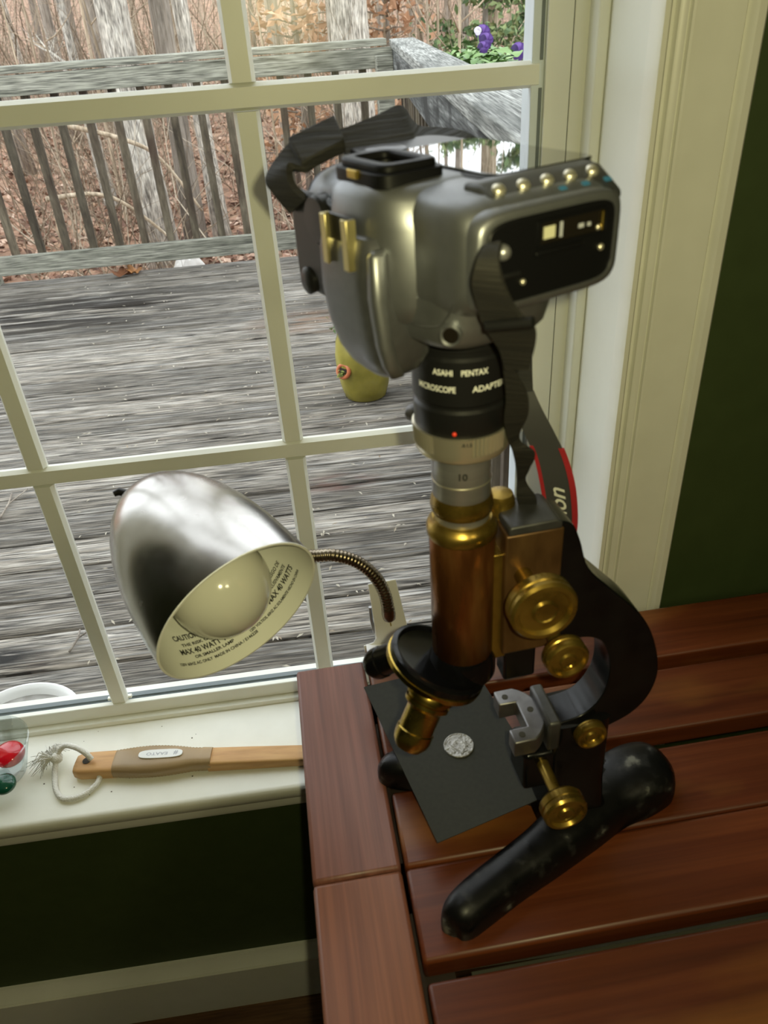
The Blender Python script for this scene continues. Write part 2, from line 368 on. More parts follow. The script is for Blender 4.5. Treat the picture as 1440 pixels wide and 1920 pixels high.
def text_on(mb, s, size, fn, bold=0.0, spacing=1.0, shear=0.0, width=None):
    vs_, fs_ = text_mesh(s, size, bold, spacing, shear)
    if width:
        w0 = max(p.x for p in vs_) - min(p.x for p in vs_); k = width / w0
        vs_ = [Vector((p.x * k, p.y, 0)) for p in vs_]
    mb.add([fn(p.x, p.y) for p in vs_], fs_); return mb
def sellipse(cx, cy, hx, hy, e, n=32):
    out = []
    for j in range(n):
        a = 2 * PI * j / n; c, s_ = math.cos(a), math.sin(a)
        out.append((cx + hx * math.copysign(abs(c) ** (2 / e), c), cy + hy * math.copysign(abs(s_) ** (2 / e), s_)))
    return out

# ================================================================ ROOM
WY = .615           # inner face of the window wall
OX0, OX1 = -.576, .2636
OZ0, OZ1 = .53, 2.30
wall = MB()
wall.box(-2.3, OX0 - .0125, WY, .80, 0, 2.6); wall.box(OX1 + .0125, 2.3, WY, .80, 0, 2.6)
wall.box(OX0 - .0125, OX1 + .0125, WY, .735, 0, OZ0 - .03); wall.box(OX0 - .0125, OX1 + .0125, .735, .80, 0, .44); wall.box(OX0 - .0125, OX1 + .0125, WY, .80, OZ1 + .0125, 2.6)
tag(obj('wall_window', wall, 'green', smooth=0), kind='structure')
tag(obj('wall_left', MB().box(-2.4, -2.3, -3.2, .80, 0, 2.6), 'green', smooth=0), kind='structure')
tag(obj('wall_right', MB().box(2.3, 2.4, -3.2, .80, 0, 2.6), 'green', smooth=0), kind='structure')
tag(obj('wall_back', MB().box(-2.4, 2.4, -3.3, -3.2, 0, 2.6), 'room', smooth=0), kind='structure')
tag(obj('ceiling', MB().box(-2.4, 2.4, -3.3, .80, 2.6, 2.7), 'ceil', smooth=0), kind='structure')
fl = tag(obj('floor', MB().box(-2.4, 2.4, -3.3, .80, -.03, -.012), 'tdark', smooth=0), kind='structure')
fb = obj('floor_board', MB().box(-2.28, 2.28, -.0395, .0395, -.012, 0), 'floorw', fl, bevel=.0015, seg=1)
fb.location = (0, .57, 0)
for i in range(1, 14):
    c = fb.copy(); COL.objects.link(c); c.location = (0, .57 - .081 * i, 0)
bb = MB().box(-2.28, 2.28, .597, .615, 0, .102); bb.prism([(.6, .102), (.6, .107), (.596, .111), (.606, .118), (.610, .125), (.615, .125), (.615, .102)], -2.28, 2.28,
    Matrix(((0, 0, 1, 0), (1, 0, 0, 0), (0, 1, 0, 0), (0, 0, 0, 1))))
tag(obj('baseboard_window', bb, 'trim', smooth=30), kind='structure')

# casing: moulded profile run up the sides and along the top
def casing_profile(x0, w_, sgn):
    pr = [(0, 0), (0, -.015), (.002, -.019), (.0055, -.0195), (.0075, -.017), (.0082, -.0115), (.0125, -.0115), (.0135, -.0165), (.0165, -.0185), (.019, -.0185), (.0200, -.0150), (.0212, -.0150),
          (.0222, -.0185), (.0240, -.0190), (.0252, -.0165), (.030, -.0160), (.048, -.0215), (.058, -.0235), (.0605, -.0200), (.0620, -.0225), (.066, -.0255), (.0715, -.0255), (.074, -.0225), (.074, 0)]
    return [(x0 + sgn * a * w_ / .074, WY + b) for a, b in pr]
for i, (x0, sg) in enumerate(((OX1, 1), (OX0, -1))):
    tag(obj('trim_%d' % (i + 1), MB().prism(casing_profile(x0, .074, sg), OZ0, OZ1 + .074), 'trim', smooth=35), kind='structure')
mt = Matrix(((0, 0, 1, 0), (0, 1, 0, 0), (1, 0, 0, 0), (0, 0, 0, 1)))
tag(obj('trim_3', MB().prism(casing_profile(OZ1, .074, 1), OX0 - .074, OX1 + .074, mt), 'trim', smooth=35), kind='structure')
# stool (inner sill) and apron
sill = MB().prism([(.571, .524), (.573, .5285), (.577, .530), (.72, .530), (.72, .508), (.577, .508), (.572, .512)], OX0 - .10, OX1 + .10,
                  Matrix(((0, 0, 1, 0), (1, 0, 0, 0), (0, 1, 0, 0), (0, 0, 0, 1))))
tag(obj('trim_4', sill, 'trim', smooth=50), kind='structure')
apr = MB().prism([(.579, .508), (.579, .494), (.581, .4875), (.586, .486), (.592, .480), (.602, .470), (.615, .468), (.615, .508)], OX0 - .07, OX1 + .07,
                 Matrix(((0, 0, 1, 0), (1, 0, 0, 0), (0, 1, 0, 0), (0, 0, 0, 1))))
tag(obj('trim_5', apr, 'trim', smooth=35), kind='structure')

# window unit
win = thing('window_1', None, None, (0, 0, 0), kind='structure')
obj('jamb', MB().box(OX1, OX1 + .012, WY, .80, OZ0, OZ1), 'vinyl', win, smooth=0)
obj('jamb', MB().box(OX0 - .012, OX0, WY, .80, OZ0, OZ1), 'vinyl', win, smooth=0)
obj('head_jamb', MB().box(OX0, OX1, WY, .80, OZ1, OZ1 + .012), 'vinyl', win, smooth=0)
obj('stop', MB().box(.2537, OX1, .690, .712, .53, OZ1), 'vinyl', win, bevel=.0015)
obj('stop', MB().box(OX0, OX0 + .010, .690, .712, .53, OZ1), 'vinyl', win, bevel=.0015)
obj('ledge', MB().box(OX0, OX1, .7028, .748, .53, .537), 'vinyl', win, bevel=.001)
st = MB().box(.2196, .2410, .711, .742, .537, 1.56); st.box(.2416, .2560, .7112, .742, .537, 1.56)
obj('sash_stile', st, 'vinyl', win, bevel=.0006, seg=1)
st = MB().box(OX0 + .008, OX0 + .046, .711, .742, .537, 1.56)
obj('sash_stile', st, 'vinyl', win, bevel=.0006, seg=1)
obj('sash_groove', MB().box(.2405, .2422, .7118, .742, .537, 1.56), 'darkgap', win, smooth=0)
obj('sash_groove', MB().box(.2555, .2636, .716, .742, .537, 1.56), 'darkgap', win, smooth=0)
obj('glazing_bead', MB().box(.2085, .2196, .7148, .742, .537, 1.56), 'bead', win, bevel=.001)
obj('glazing_seal', MB().box(.2152, .2180, .7143, .7150, .56, 1.2022).box(.2152, .2180, .7143, .7150, 1.2225, 1.56), 'gasket', win, smooth=0)
obj('bottom_rail', MB().box(OX0 + .046, .2196, .711, .719, .537, .5566), 'vinyl', win, bevel=.0015)
obj('bottom_seal', MB().box(OX0 + .046, .2196, .719, .736, .537, .551), 'gasket', win, smooth=0)
obj('bottom_seal_lip', MB().box(OX0 + .046, .2196, .7265, .729, .551, .5535), 'gasket', win, smooth=0)
obj('outer_sill', MB().box(OX0, OX1, .736, .748, .50, .549), 'vinyl', win, bevel=.002)
obj('meeting_rail', MB().box(OX0, OX1, .711, .75, 1.555, 1.595), 'vinyl', win, bevel=.002)
gz = [(.5566, .8756), (.8963, 1.2022), (1.2225, 1.555)]
gx = [(OX0 + .046, -.301), (-.280, -.0405), (-.0189, .2085)]
def bar(name, x0, x1, z0, z1, vert):
    prf = [(-.5, 0), (-.5, -.004), (-.36, -.009), (.36, -.009), (.5, -.004), (.5, 0)]
    if vert:
        c, w_ = (x0 + x1) / 2, x1 - x0; mb = MB().prism([(c + a * w_, .7225 + b) for a, b in prf], z0, z1)
    else:
        c, w_ = (z0 + z1) / 2, z1 - z0
        mb = MB().prism([(.7225 + b, c + a * w_) for a, b in prf], x0, x1, Matrix(((0, 0, 1, 0), (1, 0, 0, 0), (0, 1, 0, 0), (0, 0, 0, 1))))
    return obj(name, mb, 'vinyl', win, smooth=25)
for z0, z1 in ((.8756, .8963), (1.2022, 1.2225)): bar('muntin', OX0 + .046, .2150, z0, z1, False)
for x0, x1 in ((-.301, -.280), (-.0405, -.0189)):
    for k, (z0, z1) in enumerate(gz): bar('muntin', x0, x1, z0 + (.0004 if k else -.001), z1 - .0004, True)
obj('muntin_clip', MB().box(-.3055, -.2755, .7195, .7245, .5566, .5605), 'vinyl', win, bevel=.0008)
for x0, x1 in gx:
    for z0, z1 in gz:
        obj('pane', MB().box(x0 - .004, x1 + .004, .7235, .7262, z0 - .004, z1 + .004), 'glass', win, smooth=0)
obj('upper_pane', MB().box(OX0 + .03, OX1 - .03, .762, .765, 1.595, OZ1 - .03), 'glass', win, smooth=0)
obj('upper_sash_frame', MB().box(OX0, OX0 + .04, .745, .775, 1.56, OZ1).box(OX1 - .04, OX1, .745, .775, 1.56, OZ1).box(OX0, OX1, .745, .775, OZ1 - .04, OZ1), 'vinyl', win, smooth=0)

# ================================================================ OUTDOORS: deck
DZ = -.02
deck = thing('deck', 'weathered grey plank deck outside the window', None, (0, 0, DZ), kind='structure')
pm = None; k = 0
y = 4.945
widths = []
lib = []
for v in range(4):
    mb = MB(); L = 4.4
    n = 24
    rs = []
    for i in range(n + 1):
        x = -L / 2 + L * i / n
        e0 = -.0660 + .0016 * noise.noise((x * 3, v * 7.1, 0)); e1 = .0660 + .0016 * noise.noise((x * 3, v * 9.7, 5))
        zc = -.004 + .003 * noise.noise((x * 1.3, v * 3.3, 2))
        rs.append([(x, e0, -.038), (x, e0, -.004), (x, e0 + .005, zc + .004), (x, 0, zc + .0025), (x, e1 - .005, zc + .004), (x, e1, -.004), (x, e1, -.038)])
    mb.rings(rs); lib.append(mb)
meshes = []
for i in range(30):
    yy = 4.875 - .1405 * i
    if i < 4:
        o = obj('deck_plank', lib[i], 'deck', deck, smooth=50); meshes.append(o.data)
    else: o = obj('deck_plank', None, None, deck, mesh=meshes[(i * 3 + i // 4) % 4])
    o.location = (-.75 + .15 * math.sin(i * 5.1), yy, 0); o.rotation_euler = (0, 0, PI if i % 2 else 0)
obj('joist', MB().box(-2.9, 2.2, .80, 4.93, -.2, -.042), 'balus', deck, smooth=0)
tag(obj('wall_outer', MB().box(-3.2, OX0, .80, .815, -.3, 3.0).box(OX1, 3.2, .80, .815, -.3, 3.0).box(OX0, OX1, .80, .815, -.3, .44).box(OX0, OX1, .80, .815, OZ1, 3.0), 'siding', smooth=0), kind='structure')

# back railing
RY = 4.905
rl = thing('deck_railing', 'weathered wooden deck railing running along the far deck edge', 'railing', (0, RY, DZ))
rl_z = lambda z: z - DZ
mb = MB(); mb.box(-2.6, .60, -.06, .085, rl_z(1.072), rl_z(1.106)); obj('cap_board', mb, 'rail', rl, bevel=.004)
mb = MB(); mb.box(-2.6, .66, -.062, -.024, rl_z(.968), rl_z(1.066)); obj('top_rail', mb, 'rail', rl, bevel=.003)
mb = MB(); mb.box(-2.6, .66, -.062, -.024, rl_z(.045), rl_z(.152)); obj('bottom_rail', mb, 'rail', rl, bevel=.003)
bal = None
x = -2.435
i = 0
while x < .5:
    if bal is None: b = bal = obj('baluster', MB().box(-.020, .020, -.024, .016, rl_z(.06), rl_z(1.066)), 'balus', rl, bevel=.002, seg=1)
    else: b = bal.copy(); COL.objects.link(b)
    b.location = (x + .0, 0, 0); x += .1526
for px_ in (-1.86, .575):
    obj('post', MB().box(px_ - .045, px_ + .045, -.155 if px_ > 0 else -.024, -.065 if px_ > 0 else .066, -.01, rl_z(1.03)), 'rail', rl, bevel=.004)

# side railing, running back from the corner toward the house
c0 = Vector((.665, 4.93)); c1 = Vector((.345, .95))
sd = (c1 - c0); slen = sd.length; ang = math.atan2(sd.y, sd.x) + PI / 2   # local -y runs along the railing
sr = thing('deck_railing', 'weathered wooden deck railing on the right side, below the pansies', 'railing', (c0.x, c0.y, DZ), ang)
mb = MB().box(-.035, .105, -slen, .09, rl_z(1.058), rl_z(1.096)); obj('cap_board', mb, 'railside', sr, bevel=.005)
mb = MB().box(-.03, .008, -slen, .0, rl_z(.93), rl_z(1.056)); obj('top_rail', mb, 'railface', sr, bevel=.003)
mb = MB().box(-.03, .008, -slen, .0, rl_z(.03), rl_z(.13)); obj('bottom_rail', mb, 'railface', sr, bevel=.003)
bal = None
for i in range(26):
    if bal is None: b = bal = obj('baluster', MB().box(.009, .047, -.019, .019, rl_z(.05), rl_z(1.05)), 'balus', sr, bevel=.002, seg=1)
    else: b = bal.copy(); COL.objects.link(b)
    b.location = (0, -.12 - .1526 * i, 0)

# ground
gm = MB(); NX, NYY = 60, 60
def gz_(x, y):
    base_ = -.78 + .0068 * max(0, y - 8) ** 1.55 if y > 8 else -.78
    return min(base_, 4.2) + .10 * noise.noise((x * .35, y * .35, 0)) + .03 * noise.noise((x * 1.7, y * 1.7, 3))
xs = [-45 + 90 * (i / NX) for i in range(NX + 1)]; ys = [.85 + 75 * (j / NYY) ** 1.7 for j in range(NYY + 1)]
xs = [45 * math.copysign(abs(t) ** 1.8, t) for t in np.linspace(-1, 1, NX + 1)]
gm.add([(x, y, gz_(x, y)) for y in ys for x in xs], [(j * (NX + 1) + i, j * (NX + 1) + i + 1, (j + 1) * (NX + 1) + i + 1, (j + 1) * (NX + 1) + i) for j in range(NYY) for i in range(NX)])
tag(obj('ground', gm, 'soil', smooth=180), 'brown leaf covered woodland ground beyond the deck', None, kind='structure')

def cards(pts, size, mat_, name, parent=None, label=None, cat=None, kind='stuff', up=.6, world=False, aspect=.6, fold=.25, seed=1):
    r = random.Random(seed); mb = MB(); V = []; F = []
    for p in pts:
        s = size * r.uniform(.6, 1.3); nrm = Vector((r.gauss(0, 1), r.gauss(0, 1), r.gauss(0, 1))).normalized() * (1 - up) + Vector((0, 0, up))
        f = frame_mt(p, nrm, (r.gauss(0, 1), r.gauss(0, 1), r.gauss(0, 1)))
        k = len(V); h = fold * s
        V += [tuple(f @ Vector(q)) for q in ((-s, 0, h * .3), (0, -s * aspect, h), (s, 0, h * .2), (0, s * aspect, h), (0, 0, 0))]
        F += [(k, k + 1, k + 4), (k + 1, k + 2, k + 4), (k + 2, k + 3, k + 4), (k + 3, k, k + 4)]
    mb.v = V; mb.f = F
    o = obj(name, mb, mat_, parent, smooth=0, world=world)
    return tag(o, label, cat, kind=kind)
pts = []
r = random.Random(3)
for i in range(26000):
    d = 5.0 + 30 * r.random() ** 2.0; a = r.uniform(-.42, .42) + .02
    x = d * a * 1.15; pts.append((x, d, gz_(x, d) + .012))
cards(pts, .055, 'leaf', 'leaf_litter', label='fallen brown leaves covering the woodland floor', cat='leaves', seed=4, up=.55)

# trees ----------------------------------------------------------------
def branch(mb, p, d, length, r0, level, rr, n=5, droop=0.0):
    pts = [Vector(p)]; rad = [r0]; k = 6; dd = Vector(d).normalized()
    for i in range(k):
        dd = (dd + Vector((rr.gauss(0, .13), rr.gauss(0, .13), rr.gauss(0, .10) + .05 - droop))).normalized()
        pts.append(pts[-1] + dd * length / k); rad.append(r0 * (1 - .82 * (i + 1) / k))
    mb.tube(pts, rad, n if level < 2 else 3)
    if level < 3:
        for j in range((5, 4, 3)[level]):
            t = rr.uniform(.3, .98); i = min(int(t * k), k - 1); q = pts[i].lerp(pts[i + 1], t * k - i)
            nd = (dd * .8 + Vector((rr.gauss(0, .7), rr.gauss(0, .7), rr.gauss(0, .45) + .2))).normalized()
            branch(mb, q, nd, length * rr.uniform(.35, .6), max(rad[i] * .55, .003), level + 1, rr, n, droop)
def tree(name, label, x, y, h, r0, mat_, lean=(0, 0), seed=0, group=None, nb=9, low=.35, flare=1.25, cat='tree'):
    rr = random.Random(seed); z0 = gz_(x, y) - .15
    t = thing(name, label, cat, (x, y, z0), 0, group)
    pts = []; rad = []; k = 14
    for i in range(k + 1):
        f = i / k; s = f * h
        pts.append((lean[0] * s + .035 * h * .2 * math.sin(f * 4 + seed), lean[1] * s + .02 * h * .2 * math.sin(f * 5 + seed * 2), s))
        rad.append(r0 * (1 - .72 * f) * (1 + (flare - 1) * max(0, 1 - f * 12)))
    obj('trunk', MB().tube(pts, rad, 12), mat_, t, smooth=180)
    mb = MB()
    for j in range(nb):
        f = rr.uniform(low, .97); i = min(int(f * k), k - 1); p = Vector(pts[i]).lerp(Vector(pts[i + 1]), f * k - i)
        a = rr.uniform(0, 2 * PI); d = (math.cos(a), math.sin(a), rr.uniform(.25, 1.0))
        branch(mb, p, d, h * rr.uniform(.16, .30), max(rad[i] * .42, .008), 0 if h > 6 else 1, rr)
    if mb.v: tag(obj('branches', mb, mat_, t, smooth=180), kind='stuff')
    return t
tree('tree', 'thick pale barked tree trunk just behind the back railing, left of centre', -1.235, 8.0, 15, .155, M['bark'], (-.004, .004), 11)
tree('tree', 'grey trunk directly right of the thick pale trunk behind the railing', -.985, 8.35, 14, .105, M['bark2'], (.0, .006), 12)
tree('tree', 'second pale trunk leaning close to the grey trunk behind the railing', -.83, 8.6, 13, .085, M['bark'], (-.035, .004), 13)
tree('tree', 'wide rough trunk behind the corner post of the railing', .66, 9.4, 16, .235, M['bark'], (.002, .004), 14)
tree('tree', 'dark slim trunk left of the wide rough trunk', -.02, 10.5, 13, .085, M['bark2'], (.012, 0), 15)
tree('tree', 'pale broken snag with peeling bark at the far left', -2.35, 11.0, 3.0, .10, M['bark'], (-.02, 0), 16, nb=2)
tree('tree', 'forked grey trunk left of the thick pale trunk', -1.95, 11.5, 11, .13, M['bark2'], (-.06, 0), 17, low=.18)
tree('tree', 'grey trunk leaning right, crossing behind the thick pale trunk', -2.2, 12.5, 11, .12, M['bark2'], (.055, 0), 18, low=.2)
tree('tree', 'tan trunk above the pansies at the right edge of the glass', 2.75, 11.5, 12, .10, M['bark3'], (.0, 0), 19)
tree('tree', 'slender tan trunk behind the evergreen at the right', 3.4, 14.5, 12, .10, M['bark3'], (.0, 0), 20)
r = random.Random(21)
for i in range(34):
    y = r.uniform(13, 34); x = y * r.uniform(-.36, .34)
    tree('slender_tree', 'slender bare tree standing in the far woods', x, y, r.uniform(8, 15), r.uniform(.05, .13), [M['bark2'], M['bark3'], M['bark'], M['bark2']][i % 4], (r.gauss(0, .02), 0), 30 + i, 'slender bare trees of the far woods', nb=7)
for i in range(16):
    y = r.uniform(7, 13); x = y * (r.uniform(-.31, -.16) if i % 2 else r.uniform(-.1, .28))
    tree('sapling', 'thin bare sapling among the undergrowth', x, y, r.uniform(2.2, 5), r.uniform(.012, .028), M['bark3'], (r.gauss(0, .06), 0), 80 + i, 'thin saplings of the undergrowth', nb=6, low=.12)
# evergreen sapling and tan-leaved beech
def leafy(name, label, x, y, h, w_, mat_, n, size, seed):
    rr = random.Random(seed); z0 = gz_(x, y); t = thing(name, label, 'tree', (x, y, z0))
    mb = MB().tube([(0, 0, -.1), (.05, 0, h * .5), (0, .05, h)], [.05, .035, .01], 7); pts = []
    for j in range(46):
        f = rr.uniform(.12, .97); a = rr.uniform(0, 2 * PI); L = w_ * (1.05 - .6 * f) * rr.uniform(.5, 1)
        d = Vector((math.cos(a), math.sin(a), .22)); p = Vector((0, 0, f * h)); mb.tube([p, p + d * L * .5, p + d * L - Vector((0, 0, .04))], [.012, .008, .003], 4)
        for q in range(n // 46):
            s = rr.uniform(.25, 1.05); pts.append(p + d * L * s + Vector((rr.gauss(0, .10), rr.gauss(0, .10), rr.gauss(0, .07))))
    obj('trunk', mb, 'bark2', t, smooth=180)
    cards(pts, size, mat_, 'foliage', t, kind='stuff', seed=seed, up=.3)
    return t
leafy('evergreen_tree', 'bushy green evergreen behind the pansies at the right', 2.55, 11.0, 3.6, 1.2, 'pine', 2800, .06, 5)
leafy('evergreen_tree', 'darker evergreen farther back at the right edge of the glass', 4.3, 14.5, 4.5, 1.6, 'pine', 2600, .075, 6)
leafy('beech_tree', 'young beech holding tan dead leaves left of the wide rough trunk', .2, 9.8, 2.9, .9, 'beech', 700, .06, 7)
leafy('beech_tree', 'young beech holding tan dead leaves right of the wide rough trunk', 1.25, 10.2, 2.7, .9, 'beech', 800, .06, 8)
# undergrowth
mb = MB(); r = random.Random(77)
def twig(x, y, z, L, rad_, lean, n=5):
    d = Vector((r.gauss(0, lean), r.gauss(0, lean), 1)).normalized(); p = Vector((x, y, z)); pts = [p.copy()]; rd = [rad_]
    for i in range(n):
        d = (d + Vector((r.gauss(0, .18), r.gauss(0, .18), r.gauss(0, .12)))).normalized(); p = p + d * L / n; pts.append(p.copy()); rd.append(rad_ * (1 - .8 * (i + 1) / n))
    mb.tube(pts, rd, 3)
    return pts
for i in range(900):
    y = r.uniform(6.0, 24); u = r.random(); x = y * (r.uniform(-.33, -.13) if u < .5 else r.uniform(-.33, .30))
    ps = twig(x, y, gz_(x, y), r.uniform(.6, 2.6), r.uniform(.003, .009), .5)
    for j in range(2): q = ps[r.randint(1, 4)]; twig(q.x, q.y, q.z, r.uniform(.3, .8), .003, 1.0, 4)
for i in range(900):
    y = r.uniform(16, 40); x = y * r.uniform(-.36, .34); twig(x, y, gz_(x, y), r.uniform(2, 5.5), r.uniform(.008, .02), .22)
tag(obj('undergrowth', mb, 'twig', smooth=0), 'tangle of bare brown twigs filling the woods', 'brush', kind='stuff')
mb = MB()
for pth in ([(-1.9, 6.6, .15), (-1.55, 6.8, .12), (-1.3, 6.9, -.05), (-.95, 7.1, -.5)], [(-1.75, 7, .62), (-1.3, 7.0, .48), (-1.05, 7.1, .30), (-.8, 7.2, -.15)]):
    mb.tube(smoothpts(pth, 5), [.022 * (1 - .03 * i) for i in range(16)], 6)
tag(obj('fallen_branch', mb, 'bark3', smooth=180), 'bent pale branches slanting behind the left balusters', 'branch')
for i, (px_, py_, Y_, lab) in enumerate(((240, 445, 6.6, 'small yellow green moss clump seen between balusters, left of the pale trunk'), (70, 468, 6.4, 'small yellow green moss clump seen between the leftmost balusters'))):
    p0 = P(px_, py_, Y_); rr = random.Random(i); z = gz_(p0.x, p0.y)
    cards([(p0.x + rr.gauss(0, .10), p0.y + rr.gauss(0, .1), z + abs(rr.gauss(0, .10))) for _ in range(160)], .035, 'moss', 'moss_clump', label=lab, cat='moss', kind=None, seed=i)
p0 = P(352, 487, 6.6)
bm = bmesh.new(); bmesh.ops.create_icosphere(bm, subdivisions=3, radius=1)
for v in bm.verts: v.co = Vector((v.co.x * .125, v.co.y * .12, v.co.z * .20)) * (1 + .22 * noise.noise(v.co * 2.1))
me = bpy.data.meshes.new('rock'); bm.to_mesh(me); bm.free(); me.materials.append(M['rock'])
o = obj('rock', None, None, mesh=me, loc=(p0.x, p0.y, p0.z - .12)); tag(o, 'pale angular rock at the foot of the pale trunks', 'rock')

# ---------------------------------------------------------------- things on the deck
# glazed strawberry pot
pc = PZ(690, 745, DZ); pc = Vector((pc.x - .005, pc.y + .03, DZ))
pot = thing('planter_pot', 'yellow green glazed planter pot with a side hole standing on the deck', 'pot', pc)
prof = [(.072, 0), (.082, .006), (.094, .05), (.104, .11), (.107, .17), (.100, .23), (.088, .265), (.090, .285), (.094, .295), (.088, .298), (.080, .285), (.078, .25), (.001, .25)]
obj('body', MB().lathe(prof, 40), 'pot', pot, smooth=60)
obj('soil', MB().lathe([(.079, .250), (.079, .262), (.02, .270), (.001, .268)], 24), 'potsoil', pot)
hd = Vector((-.78, -.62, .28)).normalized(); hp = Vector((-.78, -.62, 0)).normalized() * .1055 + Vector((0, 0, .135))
f = frame_mt(hp, hd)
ring = []
for i in range(24):
    a = 2 * PI * i / 24; c = f @ Vector((.030 * math.cos(a), .024 * math.sin(a), 0)); u = (f.to_3x3() @ Vector((math.cos(a), math.sin(a), 0)))
    ring.append([c + .008 * (math.cos(b) * u + math.sin(b) * hd) for b in [2 * PI * j / 8 for j in range(8)]])
obj('hole_lip', MB().rings(ring, closed=True), 'potrim', pot, smooth=180)
obj('hole_soil', MB().lathe([(.028, -.004), (.02, .002), (.001, .004)], 16, f), 'potsoil', pot)
rr = random.Random(9)
o = cards([f @ Vector((rr.gauss(-.006, .009), rr.gauss(-.012, .006), abs(rr.gauss(.008, .006)))) for _ in range(40)], .008, 'moss', 'sprout', pot, kind=None, seed=3)
o = cards([(rr.gauss(-.05, .03), rr.gauss(-.02, .03), .27 + abs(rr.gauss(0, .025))) for _ in range(60)], .014, 'pine', 'plant', pot, kind=None, seed=5)

# white basin by the house
bc = PZ(70, 1300, .16); bc = Vector((bc.x - .020, bc.y - .094, DZ))
bs = thing('plastic_basin', 'round white plastic basin on the deck below the window', 'basin', bc)
obj('body', MB().lathe([(.10, 0), (.103, .004), (.118, .172), (.124, .174), (.126, .180), (.121, .182), (.114, .176), (.100, .01), (.001, .008)], 48), 'plastic', bs, smooth=60)
obj('water', MB().lathe([(.1135, .158), (.1135, .160), (.001, .160)], 40), 'water', bs)

# pansies in a railing box
pv = (c0 + (c1 - c0) * .46); pb = thing('flower_box', 'railing planter box of leafy green pansies with purple flowers', 'planter', (pv.x + .20, pv.y, DZ + .86), ang)
bx = MB().box(-.085, .085, -.36, .36, 0, .012).box(-.085, -.073, -.36, .36, .012, .17).box(.073, .085, -.36, .36, .012, .17).box(-.073, .073, -.36, -.348, .012, .17).box(-.073, .073, .348, .36, .012, .17)
obj('box', bx, 'tdark', pb, bevel=.003)
obj('soil', MB().box(-.072, .072, -.347, .347, .10, .155), 'potsoil', pb)
rr = random.Random(15)
V = MB()
def leaf_blade(mb, p, d, L, W, curl=.35):
    f = frame_mt(p, Vector((d[0], d[1], d[2])).cross(Vector((rr.gauss(0, .3), rr.gauss(0, .3), 1))).cross(Vector(d)), d)
    rs = []
    for i in range(6):
        t = i / 5; ww = W * math.sin(PI * (.08 + .9 * t)) ** .8; z = -curl * L * t * t
        rs.append([f @ Vector((L * t, -ww, z + ww * .35)), f @ Vector((L * t, 0, z)), f @ Vector((L * t, ww, z + ww * .35))])
    k = len(mb.v); mb.v += [tuple(p_) for r_ in rs for p_ in r_]
    for i in range(5):
        for j in range(2): a = k + i * 3 + j; mb.f.append((a, a + 1, a + 4, a + 3))
for i in range(620):
    p = Vector((rr.uniform(-.075, .085), rr.uniform(-.36, .36), .15 + rr.random() ** 1.4 * .115))
    a = rr.uniform(0, 2 * PI); leaf_blade(V, p, Vector((math.cos(a), math.sin(a), rr.uniform(-.2, .7))).normalized(), rr.uniform(.03, .055), rr.uniform(.010, .018))
tag(obj('leaves', V, 'pleaf', pb, smooth=180), kind='stuff')
def pansy(px_, py_, Y_, s):
    c = P(px_, py_, Y_); c = pb.matrix_basis.inverted() @ c
    base_ = Vector((c.x, c.y, .16)); fl_ = obj('stem', MB().tube([base_, (base_ + c) / 2 + Vector((.004, 0, 0)), c], .0022, 5), 'pleaf', pb, smooth=180)
    vd = (pb.matrix_basis.to_3x3().inverted() @ (Vector((0, 0, CAMZ)) - P(px_, py_, Y_))).normalized()
    f = frame_mt(c + vd * .004, vd + Vector((0, 0, .25)), (1, 0, 0)); mbs = MB()
    for k_, (a, L) in enumerate(((.5, 1.0), (1.2, 1.0), (2.1, 1.0), (3.0, 1.0), (4.7, 1.15))):
        rs = []
        for i in range(6):
            t = i / 5; ww = .72 * s * math.sin(PI * (.06 + .86 * t)) ** .7; z = .10 * s * math.sin(t * 3) + .0015 * k_
            rs.append([f @ (Matrix.Rotation(a, 3, 'Z') @ Vector((L * s * t, q * ww, z + .08 * s * abs(q) * math.sin(7 * t)))) for q in (-1, -.5, 0, .5, 1)])
        k0 = len(mbs.v); mbs.v += [tuple(p_) for r_ in rs for p_ in r_]
        for i in range(5):
            for j in range(4): q = k0 + i * 5 + j; mbs.f.append((q, q + 1, q + 6, q + 5))
    return obj('flower', mbs, 'petal', pb, smooth=180)
fy = pv.y
pansy(905, 62, fy, .026); pansy(912, 76, fy - .05, .024); pansy(906, 90, fy - .08, .020); pansy(972, 96, fy - .12, .027); 
o = pansy(896, 58, fy - .03, .013); o.data = o.data.copy(); o.data.materials[0] = M['petalw']

# two oak leaves and chaff on the deck
def oak(px_, py_, mat_, rot, lab):
    p = PZ(px_, py_, DZ + .006); poly = []
    for i in range(28):
        a = 2 * PI * i / 28; rad_ = .055 * (.62 + .38 * abs(math.cos(a * 2.5))) * (1.25 if abs(math.cos(a)) > .8 else .85)
        poly.append((rad_ * math.cos(a), rad_ * math.sin(a)))
    mb = MB(); vs_ = [(x, y, .016 + .014 * math.sin(x * 60) + .01 * abs(y) * 30) for x, y in poly] + [(0, 0, .002)]
    mb.add(vs_, [(i, (i + 1) % 28, 28) for i in range(28)])
    o = obj('oak_leaf', mb, mat_, smooth=180, loc=p); o.rotation_euler = (.25, .1, rot); so = o.modifiers.new('solid', 'SOLIDIFY'); so.thickness = .001
    tag(o, lab, 'leaf')
oak(229, 517, 'oak', .5, 'dark brown curled oak leaf on the far deck edge')
oak(251, 512, 'oak2', 1.4, 'orange brown oak leaf beside the darker one on the far deck edge')
r = random.Random(5); pts = []
for i in range(520):
    y = r.choice([4.875 - .1405 * j + (.07 if r.random() < .6 else r.uniform(-.06, .06)) for j in range(29)]); x = r.uniform(-.9, .5) * (.35 + y / 4.0)
    if x < .3 + (y - 1) * .08: pts.append((x, y, DZ + .006))
